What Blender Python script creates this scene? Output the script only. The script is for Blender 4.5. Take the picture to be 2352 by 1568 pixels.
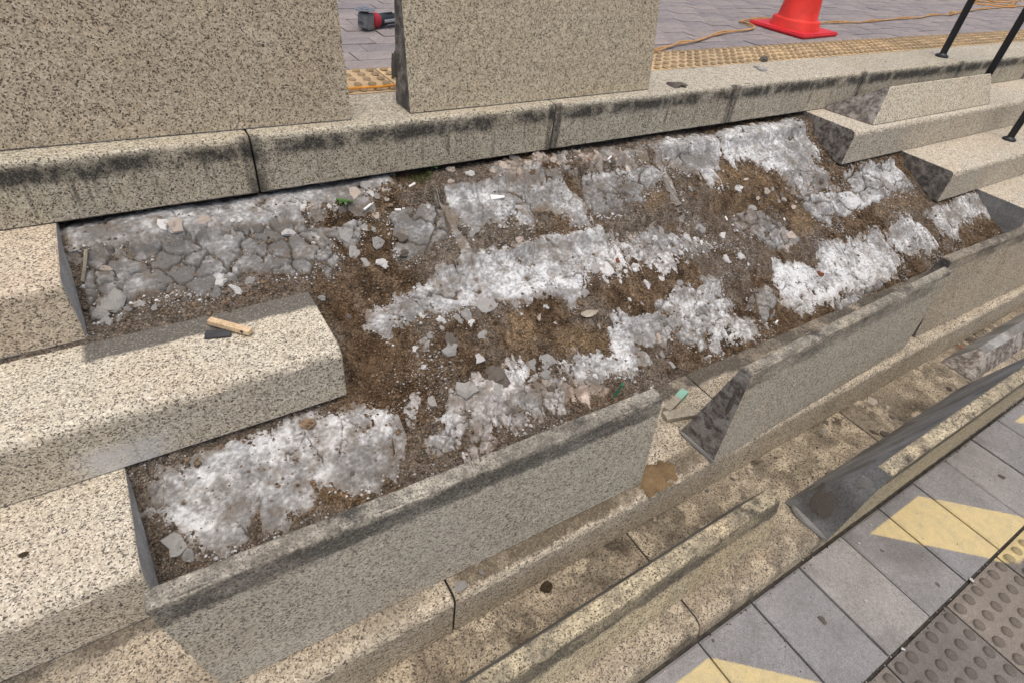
import bpy, bmesh, math, random
import numpy as np
from mathutils import Vector, Matrix

for o in list(bpy.data.objects):
    bpy.data.objects.remove(o)
SC = bpy.context.scene
COL = SC.collection
random.seed(7)
rng = np.random.default_rng(7)

# ------------------------------------------------------------------ camera
F_PX = 1316.3                                   # focal length in a 2352 px wide picture
CAM = np.array([0.0, -1.6116, 0.6255])
RT = np.array([0.8438, -0.5271, 0.1003]); RT /= np.linalg.norm(RT)
FW = np.array([0.4606, 0.6157, -0.6394]); FW -= RT * (FW @ RT); FW /= np.linalg.norm(FW)
UP = np.cross(RT, FW)
cam = bpy.data.cameras.new('camera')
cam.sensor_fit = 'HORIZONTAL'; cam.sensor_width = 36.0
cam.lens = F_PX / 2352 * 36.0
cam.clip_start = 0.02; cam.clip_end = 500
co = bpy.data.objects.new('camera', cam); COL.objects.link(co)
co.matrix_world = Matrix(((RT[0], UP[0], -FW[0], CAM[0]), (RT[1], UP[1], -FW[1], CAM[1]),
                          (RT[2], UP[2], -FW[2], CAM[2]), (0, 0, 0, 1)))
SC.camera = co

# ------------------------------------------------------------------ light
SUN_EL, SUN_AZ = 74.0, 205.0                    # degrees; azimuth clockwise from +Y
w = bpy.data.worlds.new('World'); SC.world = w; w.use_nodes = True
nt = w.node_tree
bg = nt.nodes['Background']
sky = nt.nodes.new('ShaderNodeTexSky'); sky.sky_type = 'NISHITA'; sky.sun_disc = False
sky.sun_elevation = math.radians(SUN_EL); sky.sun_rotation = math.radians(SUN_AZ)
sky.air_density = 1.0; sky.dust_density = 6.0; sky.ozone_density = 0.6
nt.links.new(sky.outputs[0], bg.inputs[0]); bg.inputs[1].default_value = 0.15
sl = bpy.data.lights.new('sun', 'SUN'); sl.energy = 0.85; sl.angle = math.radians(70); sl.color = (1.0, 0.995, 0.975)
so = bpy.data.objects.new('sun', sl); COL.objects.link(so)
az = math.radians(SUN_AZ); el = math.radians(SUN_EL)
sd_ = Vector((math.sin(az) * math.cos(el), math.cos(az) * math.cos(el), math.sin(el)))
so.rotation_euler = (-sd_).to_track_quat('-Z', 'Y').to_euler()
vs = SC.view_settings
vs.view_transform = 'Standard'; vs.look = 'None'; vs.exposure = 0.18; vs.gamma = 1.0
try: vs.use_curve_mapping = False
except Exception: pass

# ------------------------------------------------------------------ measures (metres)
T, R_ = 0.275, 0.159                            # step going and rise
GZ = -5 * R_ - 0.0425                           # lower pavement
def NY(i): return -i * T                        # nosing of step i
def NZ(i): return -i * R_
Y5 = -1.392                                     # nosing of the lowest step

# ------------------------------------------------------------------ photograph pixel -> point
def ray(px, py):
    x = px / 1.6008; y = py / 1.6008
    return FW + RT * (x - 1176) / F_PX - UP * (y - 784) / F_PX
def crop(x0, y0, k): return lambda x, y: (x0 + k * x, y0 + k * y)
K1, K2 = 900 / 2352, 900 / 1344
CR = dict(A=crop(200, 700, K1), B=crop(1000, 600, K1), C=crop(1800, 450, K1), D=crop(2500, 400, K2),
          E=crop(450, 1450, K2), F=crop(1200, 1000, K2), G=crop(1900, 950, K2), H=crop(2700, 650, K2),
          V=crop(1200, 800, 1300 / 2265), S=crop(3300, 600, 465 / 1215), Q=crop(2850, 1150, 915 / 2352),
          N=crop(2465, 1610, 1300 / 2265), P=crop(0, 0, 1.6008))
def on_z(c, x, y, Z):
    d = ray(*CR[c](x, y)); s = (Z - CAM[2]) / d[2]; return CAM + d * s
SLOPE = 0.573
def on_bed(c, x, y):                            # the exposed slope under the missing steps
    d = ray(*CR[c](x, y)); n = np.array([0, -SLOPE, 1.0]); o = np.array([0, .02, -.175])
    return CAM + d * (((o - CAM) @ n) / (d @ n))

# ------------------------------------------------------------------ numpy noise
def _h(ix, iy, seed):
    a = (ix.astype(np.int64) * 374761393 + iy.astype(np.int64) * 668265263 + seed * 1442695041) & 0xFFFFFFFF
    a = ((a ^ (a >> 13)) * 1274126177) & 0xFFFFFFFF
    a = ((a ^ (a >> 16)) * 2246822519) & 0xFFFFFFFF
    return ((a ^ (a >> 15)) & 0xFFFFFF) / float(0xFFFFFF)
def vnoise(x, y, seed=0):
    ix = np.floor(x); iy = np.floor(y); fx = x - ix; fy = y - iy
    fx = fx * fx * (3 - 2 * fx); fy = fy * fy * (3 - 2 * fy)
    a = _h(ix, iy, seed); b = _h(ix + 1, iy, seed); c = _h(ix, iy + 1, seed); d = _h(ix + 1, iy + 1, seed)
    return (a * (1 - fx) + b * fx) * (1 - fy) + (c * (1 - fx) + d * fx) * fy
def fbm(x, y, f, octv=4, seed=0, gain=0.5):
    s = 0; a = 1; t = 0
    for k in range(octv):
        s = s + a * vnoise(x * f + 17.3 * k, y * f + 9.1 * k, seed + k); t += a; a *= gain; f *= 2.03
    return s / t
def voro(x, y, f, seed=0):
    x = x * f; y = y * f; ix = np.floor(x); iy = np.floor(y)
    f1 = np.full(x.shape, 9.0); f2 = np.full(x.shape, 9.0); idv = np.zeros(x.shape)
    for dx in (-1, 0, 1):
        for dy in (-1, 0, 1):
            cx = ix + dx; cy = iy + dy
            px = cx + _h(cx, cy, seed); py = cy + _h(cx, cy, seed + 5)
            d = np.hypot(px - x, py - y); idn = _h(cx, cy, seed + 9)
            near = d < f1
            f2 = np.where(near, f1, np.minimum(f2, d)); idv = np.where(near, idn, idv); f1 = np.where(near, d, f1)
    return f1, f2 - f1, idv
def sstep(a, b, v):
    t = np.clip((v - a) / (b - a), 0, 1); return t * t * (3 - 2 * t)
def sdist(x, y, poly):                          # signed distance, positive inside
    d = np.full(x.shape, 1e9); ins = np.zeros(x.shape, bool); n = len(poly)
    for i in range(n):
        ax, ay = poly[i]; bx, by = poly[(i + 1) % n]
        ex, ey = bx - ax, by - ay; L = ex * ex + ey * ey + 1e-12
        t = np.clip(((x - ax) * ex + (y - ay) * ey) / L, 0, 1)
        d = np.minimum(d, np.hypot(x - ax - t * ex, y - ay - t * ey))
        c = ((ay > y) != (by > y)) & (x < (bx - ax) * (y - ay) / ((by - ay) if abs(by - ay) > 1e-12 else 1e-12) + ax)
        ins ^= c
    return np.where(ins, d, -d)

# ------------------------------------------------------------------ shader helpers
class NT:
    def __init__(s, name, rough=0.9, spec=0.25):
        s.m = bpy.data.materials.new(name); s.m.use_nodes = True
        s.t = s.m.node_tree; s.p = s.t.nodes['Principled BSDF']
        s.p.inputs['Roughness'].default_value = rough
        s.p.inputs['Specular IOR Level'].default_value = spec
        s.tc = s.t.nodes.new('ShaderNodeTexCoord')
    def n(s, kind, **k):
        x = s.t.nodes.new(kind)
        for a, b in k.items(): setattr(x, a, b)
        return x
    def set(s, inp, v):
        if isinstance(v, bpy.types.NodeSocket): s.t.links.new(v, inp)
        elif v is not None: inp.default_value = v
    def math(s, op, a, b=None, clamp=False):
        x = s.n('ShaderNodeMath', operation=op, use_clamp=clamp); s.set(x.inputs[0], a)
        if b is not None: s.set(x.inputs[1], b)
        return x.outputs[0]
    def vec(s, scale=(1, 1, 1), rot=(0, 0, 0), loc=(0, 0, 0), src='Object'):
        m = s.n('ShaderNodeMapping'); s.t.links.new(s.tc.outputs[src], m.inputs[0])
        m.inputs['Scale'].default_value = scale; m.inputs['Rotation'].default_value = rot
        m.inputs['Location'].default_value = loc
        return m.outputs[0]
    def noise(s, scale, detail=4, v=None, rough=0.55, dist=0.0):
        x = s.n('ShaderNodeTexNoise'); s.set(x.inputs['Vector'], v if v is not None else s.tc.outputs['Object'])
        x.inputs['Scale'].default_value = scale; x.inputs['Detail'].default_value = detail
        x.inputs['Roughness'].default_value = rough; x.inputs['Distortion'].default_value = dist
        return x.outputs['Fac']
    def voro(s, scale, v=None, out='Color', feature='F1', rnd=1.0):
        x = s.n('ShaderNodeTexVoronoi', feature=feature); s.set(x.inputs['Vector'], v if v is not None else s.tc.outputs['Object'])
        x.inputs['Scale'].default_value = scale; x.inputs['Randomness'].default_value = rnd
        return x.outputs[out]
    def ramp(s, f, stops, interp='LINEAR'):
        x = s.n('ShaderNodeValToRGB'); x.color_ramp.interpolation = interp
        el = x.color_ramp.elements
        while len(el) < len(stops): el.new(0.5)
        for e, (p, c) in zip(el, stops):
            e.position = p; e.color = (c[0], c[1], c[2], 1) if not isinstance(c, (int, float)) else (c, c, c, 1)
        s.set(x.inputs[0], f); return x.outputs[0]
    def mix(s, f, a, b, blend='MIX'):
        x = s.n('ShaderNodeMix', data_type='RGBA', blend_type=blend)
        s.set(x.inputs[0], f); s.set(x.inputs[6], a if isinstance(a, bpy.types.NodeSocket) else (*a, 1))
        s.set(x.inputs[7], b if isinstance(b, bpy.types.NodeSocket) else (*b, 1)); return x.outputs[2]
    def sep(s, v):
        x = s.n('ShaderNodeSeparateXYZ'); s.set(x.inputs[0], v); return x.outputs
    def color(s, c): s.set(s.p.inputs['Base Color'], c if isinstance(c, bpy.types.NodeSocket) else (*c, 1))
    def bump(s, h, strength=0.5, dist=0.002):
        b = s.n('ShaderNodeBump'); b.inputs['Strength'].default_value = strength
        b.inputs['Distance'].default_value = dist; s.set(b.inputs['Height'], h)
        s.t.links.new(b.outputs[0], s.p.inputs['Normal'])
    def attr(s, name):
        x = s.n('ShaderNodeAttribute'); x.attribute_name = name; return x.outputs
    def band(s, v, a, b, soft):                 # 1 where a<v<b
        m1 = s.n('ShaderNodeMapRange'); s.set(m1.inputs[0], v)
        for i, q in zip((1, 2, 3, 4), (a - soft, a + soft, 0, 1)): m1.inputs[i].default_value = q
        m2 = s.n('ShaderNodeMapRange'); s.set(m2.inputs[0], v)
        for i, q in zip((1, 2, 3, 4), (b - soft, b + soft, 1, 0)): m2.inputs[i].default_value = q
        return s.math('MULTIPLY', m1.outputs[0], m2.outputs[0])

def granite(name, tone=(1, 1, 1), stains=(), dust=0.0, dirt=0.12, contrast=1.0):
    """speckled yellow-beige flamed granite; stains: (axis, lo, hi, soft, colour, strength, streak axis scale, threshold, xlo)"""
    g = NT(name, 0.88, 0.2)
    oi = g.n('ShaderNodeObjectInfo')
    off = g.n('ShaderNodeVectorMath', operation='ADD'); g.t.links.new(g.tc.outputs['Object'], off.inputs[0])
    rv = g.n('ShaderNodeVectorMath', operation='SCALE'); rv.inputs[0].default_value = (7, 3, 5)
    g.t.links.new(oi.outputs['Random'], rv.inputs['Scale']); g.t.links.new(rv.outputs[0], off.inputs[1])
    O = off.outputs[0]
    wn = g.n('ShaderNodeTexNoise'); g.t.links.new(O, wn.inputs['Vector']); wn.inputs['Scale'].default_value = 160
    wn.inputs['Detail'].default_value = 2
    wa = g.n('ShaderNodeVectorMath', operation='MULTIPLY_ADD'); g.t.links.new(wn.outputs['Color'], wa.inputs[0])
    wa.inputs[1].default_value = (.006, .006, .006); g.t.links.new(O, wa.inputs[2])
    W = wa.outputs[0]
    c1 = g.sep(g.voro(340, W))[0]
    T_ = lambda c: tuple(min(1, c[i] * tone[i]) for i in range(3))
    d = 1.0 / contrast
    grains = g.ramp(c1, [(0.0, T_((.085 * d, .076 * d, .064 * d))), (0.13, T_((.16 * d, .14 * d, .115 * d))), (0.22, T_((.385, .345, .268))),
                         (0.5, T_((.50, .455, .362))), (0.75, T_((.565, .522, .425))), (1.0, T_((.69, .655, .56)))])
    c2 = g.sep(g.voro(190, W))[1]
    big = g.ramp(c2, [(0.0, .55), (0.07, .68), (0.16, 1.0), (0.8, 1.02), (1.0, 1.07)])
    col = g.mix(1.0, grains, big, 'MULTIPLY')
    c3 = g.noise(55, 4, O, .7); col = g.mix(1.0, col, g.ramp(c3, [(.32, .86), (.68, 1.12)]), 'MULTIPLY')
    warm = g.noise(5, 3, O)
    col = g.mix(g.math('MULTIPLY', g.ramp(warm, [(.45, 0), (.7, 1)]), .35), col, g.mix(1.0, col, (.95, .85, .78), 'MULTIPLY'))
    lg = g.noise(7, 6, O, .62)
    col = g.mix(g.math('MULTIPLY', g.ramp(lg, [(.42, 0), (.72, 1)]), dirt * 1.5), col, (.15, .13, .098))
    if dust:
        du = g.noise(4.5, 6, O, .65, .6); col = g.mix(g.math('MULTIPLY', g.ramp(du, [(.36, 0), (.72, 1)]), dust), col, (.50, .485, .445))
    xyz = g.sep(g.tc.outputs['Object']); ax = dict(x=xyz[0], y=xyz[1], z=xyz[2])
    for st in stains:
        m = None
        for (a, lo, hi, soft) in st['box']:
            wob = g.math('MULTIPLY', g.math('SUBTRACT', g.noise(st.get('wf', 14), 4, O), .5), st.get('wob', .04))
            b = g.band(g.math('ADD', ax[a], wob), lo, hi, soft)
            m = b if m is None else g.math('MULTIPLY', m, b)
        nn = g.noise(st.get('f', 10), 6, g.vec(st.get('st', (1, 1, 1))), .65)
        th = st.get('th', .5)
        m = g.math('MULTIPLY', m, g.ramp(nn, [(th - st.get('ts', .08), 0), (th + st.get('ts', .08), 1)]))
        spk = g.noise(240, 2, O)
        m = g.math('MULTIPLY', m, g.ramp(spk, [(.25, .55), (.5, 1)]))
        m = g.math('MULTIPLY', m, st.get('k', .9))
        col = g.mix(m, col, st.get('c', (.035, .034, .032)))
    g.color(col)
    h = g.math('ADD', g.math('MULTIPLY', g.noise(330, 3, O), .5), g.math('MULTIPLY', c1, .35))
    g.bump(h, .55, .0025)
    return g.m

def rough_mat(name, c0, c1, f=25, fine=180, bump=.6, bd=.004, rough=.95, c2=None, lo=.3, hi=.7):
    g = NT(name, rough, .15)
    oi = g.n('ShaderNodeObjectInfo')
    n1 = g.noise(f, 5); n2 = g.noise(fine, 3)
    col = g.mix(g.ramp(n1, [(lo, 0), (hi, 1)]), c0, c1)
    if c2 is not None: col = g.mix(g.ramp(g.noise(f * .45, 4, g.vec(loc=(3, 1, 2))), [(.5, 0), (.62, 1)]), col, c2)
    col = g.mix(1.0, col, g.ramp(n2, [(.3, .72), (.7, 1.22)]), 'MULTIPLY')
    col = g.mix(1.0, col, g.ramp(oi.outputs['Random'], [(0, .84), (1, 1.14)]), 'MULTIPLY')
    g.color(col)
    g.bump(g.math('ADD', n1, g.math('MULTIPLY', n2, .5)), bump, bd)
    return g.m

def plain(name, c, rough=.5, spec=.4, var=.1, f=60, metal=0):
    g = NT(name, rough, spec)
    g.color(g.mix(1.0, c, g.ramp(g.noise(f, 4), [(.3, 1 - var), (.7, 1 + var)]), 'MULTIPLY'))
    g.p.inputs['Metallic'].default_value = metal
    g.bump(g.noise(f * 5, 2), .15, .001)
    return g.m

def vcol_mat(name, f1=220, f2=60, amp=.35, bump=.9, bd=.004, rough=.95):
    g = NT(name, rough, .12)
    c = g.attr('Col')[0]
    n1 = g.noise(f1, 4, rough=.7); n2 = g.noise(f2, 5, rough=.65)
    c = g.mix(1.0, c, g.ramp(n1, [(.28, 1 - amp), (.72, 1 + amp)]), 'MULTIPLY')
    c = g.mix(1.0, c, g.ramp(n2, [(.3, 1 - amp * .6), (.7, 1 + amp * .6)]), 'MULTIPLY')
    g.color(c)
    g.bump(g.math('ADD', g.math('MULTIPLY', n1, .6), n2), bump, bd)
    return g.m

M = {}
SOOT = (.03, .03, .028); GREYM = (.085, .078, .068)
M['granite'] = granite('granite', dirt=.10)
M['granite_top'] = granite('granite_top_step', tone=(.93, .93, .90), dirt=.06, stains=[
    dict(box=[('z', -.082, -.014, .012), ('y', -.05, .012, .003)], st=(1, 1, .30), f=11, th=.50, ts=.07, k=.93, wob=.03),
    dict(box=[('z', -.13, -.03, .02), ('y', -.05, .012, .003)], st=(3.5, 1, .22), f=16, th=.60, ts=.05, k=.7, wob=.05)])
def end_stain(L):
    return [dict(box=[('x', L / 2 - .022, L / 2 + .01, .006), ('y', -.05, .012, .003)], f=9, th=.42, ts=.1, k=.8, st=(1, 1, .4), wob=.02),
            dict(box=[('x', -L / 2 - .01, -L / 2 + .022, .006), ('y', -.05, .012, .003)], f=9, th=.42, ts=.1, k=.8, st=(1, 1, .4), wob=.02)]
M['granite_left2'] = granite('granite_second_left', tone=(1.08, 1.07, 1.04), dirt=.03, stains=[
    dict(box=[('z', -.2, -.085, .02), ('x', -.06, .09, .035), ('y', -.05, .012, .003)], f=9, th=.35, ts=.2, k=.75, c=(.62, .62, .60), wob=.03),
    dict(box=[('y', .193, .40, .004), ('x', -.012, 2, .006)], f=5, th=.15, ts=.1, k=.93, c=(.098, .092, .082), wob=.016, wf=18)])
M['granite_left'] = granite('granite_left', tone=(1.08, 1.0, .93), dirt=.04)
M['granite_left_grey'] = granite('granite_left_grey', tone=(1.07, 1.05, 1.02), dirt=.05)
M['granite_4'] = granite('granite_fourth', tone=(.98, .93, .86), dirt=.22, stains=[
    dict(box=[('y', .245, .40, .008)], f=6, th=.40, ts=.1, k=.92, c=(.07, .062, .052), wob=.05),
    dict(box=[('y', .02, .40, .03), ('z', -.004, .02, .002)], f=4, th=.52, ts=.14, k=.55, c=(.10, .08, .06), wob=.05)])
M['granite_5'] = granite('granite_fifth', tone=(.84, .785, .705), dirt=.3, stains=[
    dict(box=[('y', .0, .40, .03), ('z', -.004, .02, .002)], f=3.2, th=.50, ts=.1, k=.5, c=(.075, .062, .048), wob=.06),
    dict(box=[('y', .12, .40, .05), ('z', -.004, .02, .002)], f=5, th=.54, ts=.09, k=.9, c=(.042, .034, .025), wob=.08),
    dict(box=[('y', -.03, .03, .02)], f=12, th=.58, ts=.08, k=.8, c=(.05, .045, .04), wob=.04)])
def slab_mat(name, H, tone, k=.9, th=.36, dust=0.0, dirt=.1, lip_th=.44):
    return granite(name, tone=tone, dust=dust, dirt=dirt, stains=[
        dict(box=[('z', H - .058, H - .008, .006)], f=8, th=th + .08, ts=.13, k=k * .9, c=(.045, .043, .040), wob=.036, wf=26, st=(.45, 1, 1.3)),
        dict(box=[('z', H - .006, H + .02, .004)], f=16, th=lip_th, ts=.14, k=.85, c=(.105, .095, .078), wob=.01),
        dict(box=[('z', H - .012, H + .02, .004)], f=11, th=.60, ts=.06, k=.9, c=(.045, .042, .038), wob=.01)])
M['slab_D'] = slab_mat('granite_slab_dusty', .34, (.93, .93, .90), dust=.32, th=.30)
M['slab_B'] = slab_mat('granite_slab_leaning', .34, (.92, .90, .84), dust=.3, th=.42)
M['slab_H'] = slab_mat('granite_slab_pinkish', .34, (.82, .76, .68), dust=.2, th=.38, dirt=.2)
M['slab_E'] = slab_mat('granite_slab_low', .155, (.98, .92, .76), th=.30, dirt=.22, lip_th=.54)
M['slab_F'] = slab_mat('granite_slab_yellow', .335, (1.0, .94, .78), th=.34, dirt=.15, lip_th=.54)
M['slab_A'] = granite('granite_slab_upright', tone=(.86, .80, .72), dirt=.12, contrast=1.1)
M['slab_A2'] = granite('granite_slab_upright_pale', tone=(.95, .90, .80), dirt=.08)
M['slab_J'] = granite('granite_slab_clean', tone=(1.10, 1.08, 1.02), dirt=.03)
M['end'] = rough_mat('mortar_grimed_granite_end', (.13, .115, .10), (.29, .26, .225), 40, 180, bump=1.0, bd=.008, c2=(.10, .092, .083), lo=.38, hi=.62)
M['end_dark'] = rough_mat('dark_granite_end', (.115, .10, .087), (.26, .23, .20), 55, 200, bump=1.0, bd=.008, c2=(.34, .315, .28), lo=.4, hi=.6)
M['end_pale'] = rough_mat('pale_sawn_end', (.34, .33, .31), (.5, .49, .46), 12, 160, bump=.3, c2=(.62, .62, .6))
M['back'] = rough_mat('smooth_mortar_back', (.20, .197, .188), (.33, .327, .315), 11, 160, bump=.5, bd=.004, c2=(.17, .165, .155))
def soil_mat():
    g = NT('soil', .97, .08)
    c = g.attr('Col')[0]
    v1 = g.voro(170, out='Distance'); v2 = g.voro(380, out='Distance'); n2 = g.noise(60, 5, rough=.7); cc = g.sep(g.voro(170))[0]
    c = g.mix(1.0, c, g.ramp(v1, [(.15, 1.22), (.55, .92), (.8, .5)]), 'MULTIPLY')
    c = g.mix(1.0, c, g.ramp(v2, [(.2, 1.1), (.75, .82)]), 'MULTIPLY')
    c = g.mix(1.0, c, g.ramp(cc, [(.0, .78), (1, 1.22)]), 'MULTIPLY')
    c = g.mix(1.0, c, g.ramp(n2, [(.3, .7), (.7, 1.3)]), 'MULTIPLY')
    g.color(c)
    h = g.math('ADD', g.math('MULTIPLY', v1, -1.0), g.math('MULTIPLY', v2, -.5)); h = g.math('ADD', h, g.math('MULTIPLY', n2, .8))
    g.bump(h, 1.0, .007)
    return g.m
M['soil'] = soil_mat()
M['mortar'] = vcol_mat('mortar_bed', 330, 110, .24, .8, .004)
M['crumb'] = vcol_mat('crumbs', 300, 80, .2, .5, .002)
M['chip_grey'] = rough_mat('grey_mortar_chip', (.26, .25, .23), (.42, .41, .385), 40, 260)
M['chip_white'] = rough_mat('white_mortar_chip', (.52, .51, .485), (.74, .73, .70), 45, 260)
M['chip_pink'] = rough_mat('pinkish_mortar_chip', (.36, .30, .25), (.55, .48, .41), 40, 260)
M['chip_dark'] = rough_mat('dark_mortar_chip', (.10, .085, .07), (.2, .175, .15), 40, 260)
M['chip_brick'] = rough_mat('brick_red_chip', (.22, .085, .045), (.33, .15, .09), 50, 260)
M['chip_tan'] = rough_mat('tan_stone', (.36, .25, .16), (.46, .34, .23), 50, 260)
M['soil_lump'] = rough_mat('soil_clod', (.05, .037, .024), (.11, .08, .05), 60, 260)
M['paper'] = plain('white_paper', (.8, .79, .75), .7, .2, .06)
M['wood'] = rough_mat('sawn_wood', (.50, .36, .21), (.62, .47, .30), 30, 200, bump=.2)
M['slate'] = plain('dark_rubber_strip', (.05, .052, .055), .7, .3, .2)
M['black_paint'] = plain('black_painted_steel', (.014, .015, .017), .38, .5, .1)
M['cone'] = plain('red_cone_plastic', (.68, .036, .022), .5, .35, .22, 9)
M['cone_base'] = plain('red_cone_base_plastic', (.60, .022, .03), .5, .4, .12, 12)
M['cable'] = plain('orange_cable', (.62, .27, .04), .5, .4, .15, 30)
M['cable_dirty'] = plain('dirty_tan_cable', (.47, .27, .11), .6, .3, .2, 30)
M['grind_grey'] = plain('cast_gear_housing', (.17, .175, .175), .5, .5, .25, 60)
M['grind_red'] = plain('red_tool_body', (.36, .02, .03), .4, .4, .1, 60)
M['grind_black'] = plain('black_tool_body', (.02, .021, .024), .45, .4, .1, 60)
M['disc'] = plain('cutting_disc', (.14, .15, .16), .5, .5, .2, 80)
M['steel'] = plain('bright_steel', (.45, .46, .48), .35, .5, .1, 80, .8)
M['leaf'] = plain('weed_leaf', (.075, .15, .04), .6, .3, .3, 120)
M['moss'] = plain('moss', (.05, .065, .012), .95, .1, .4, 200)
M['dead'] = rough_mat('dry_leaf', (.3, .26, .2), (.42, .38, .31), 60, 300)
M['green_paint'] = plain('green_painted_wood', (.03, .16, .075), .6, .3, .2, 60)
M['mint_paint'] = plain('mint_painted_end', (.25, .46, .36), .65, .3, .15, 60)
M['old_wood'] = rough_mat('weathered_lath', (.25, .225, .17), (.36, .32, .25), 40, 200, bump=.3)
M['joint'] = rough_mat('dark_joint_grit', (.035, .032, .027), (.08, .073, .062), 40, 200)

def paver_mat(name, c, painted=False, dome=False):
    g = NT(name, .9, .2)
    oi = g.n('ShaderNodeObjectInfo')
    n1 = g.noise(9, 5); n2 = g.noise(420, 2, rough=.7)
    col = g.mix(g.ramp(n1, [(.35, 0), (.7, 1)]), tuple(v * .88 for v in c), tuple(v * 1.1 for v in c))
    col = g.mix(1.0, col, g.ramp(n2, [(.3, .60), (.7, 1.34)]), 'MULTIPLY')
    col = g.mix(1.0, col, g.ramp(g.noise(90, 4, rough=.7), [(.3, .84), (.7, 1.14)]), 'MULTIPLY')
    col = g.mix(1.0, col, g.ramp(oi.outputs['Random'], [(0, (.86, .87, .90)), (1, (1.12, 1.10, 1.06))]), 'MULTIPLY')
    sm = g.noise(3.5, 4, g.vec(loc=(5, 2, 1)), dist=.4)
    col = g.mix(g.math('MULTIPLY', g.ramp(sm, [(.56, 0), (.7, 1)]), .45), col, (.09, .082, .075))
    if painted:
        pa = g.attr('paint')[2]
        pn = g.math('ADD', pa, g.math('MULTIPLY', g.math('SUBTRACT', g.noise(260, 3), .5), .5))
        pm = g.ramp(pn, [(.35, 0), (.62, 1)])
        yel = g.mix(1.0, (.62, .50, .25), g.ramp(n2, [(.3, .82), (.7, 1.12)]), 'MULTIPLY')
        col = g.mix(g.math('MULTIPLY', pm, g.ramp(g.noise(40, 5, rough=.7), [(.3, .62), (.6, .93)])), col, yel)
    if dome:
        col = g.mix(g.math('MULTIPLY', g.attr('dome')[2], .5), col, (.085, .07, .055))
    g.color(col); g.bump(n2, .7, .0022)
    return g.m
M['paver'] = paver_mat('grey_concrete_paver', (.272, .262, .250))
M['paver_painted'] = paver_mat('painted_grey_paver', (.272, .262, .250), True)
M['tactile'] = paver_mat('brown_tactile_tile', (.205, .182, .158), True, True)
M['tactile_y'] = paver_mat('ochre_tactile_tile', (.56, .41, .235), False, True)
M['brick'] = paver_mat('mauve_brick_paver', (.285, .255, .245))

# ------------------------------------------------------------------ mesh helpers
def tag(o, label=None, cat=None, group=None, kind=None):
    if label: o['label'] = label
    if cat: o['category'] = cat
    if group: o['group'] = group
    if kind: o['kind'] = kind
    return o
def link(name, me, parent=None, loc=(0, 0, 0), rot=None):
    o = bpy.data.objects.new(name, me); COL.objects.link(o)
    o.location = loc
    if rot is not None: o.rotation_euler = rot
    if parent: o.parent = parent
    return o
def empty(name, loc, rz=0):
    o = bpy.data.objects.new(name, None); COL.objects.link(o); o.location = loc; o.rotation_euler = (0, 0, rz)
    o.empty_display_size = .05
    return o
def mesh(name, v, f, mats, fm=None, smooth=None):
    me = bpy.data.meshes.new(name); me.from_pydata([tuple(p) for p in v], [], f)
    for m in (mats if isinstance(mats, (list, tuple)) else [mats]): me.materials.append(m)
    if fm is not None: me.polygons.foreach_set('material_index', fm)
    if smooth is not None:
        me.polygons.foreach_set('use_smooth', [True] * len(me.polygons))
        me.set_sharp_from_angle(angle=math.radians(smooth))
    me.update(); return me
def round_poly(pts, rad, seg=5):
    """round the corners of a closed 2-D polygon; rad: one radius per corner"""
    out = []; n = len(pts); src = []
    for i in range(n):
        p = np.array(pts[i], float); a = np.array(pts[i - 1], float); b = np.array(pts[(i + 1) % n], float)
        r = rad[i]
        da = a - p; db = b - p; la = np.linalg.norm(da); lb = np.linalg.norm(db)
        r = min(r, la * .45, lb * .45)
        if r < 1e-5: out.append(tuple(p)); src.append(i); continue
        p0 = p + da / la * r; p1 = p + db / lb * r
        for k in range(seg + 1):
            t = k / seg; q = (1 - t) ** 2 * p0 + 2 * t * (1 - t) * p + t * t * p1
            out.append(tuple(q)); src.append(i)
    return out, src
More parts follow.
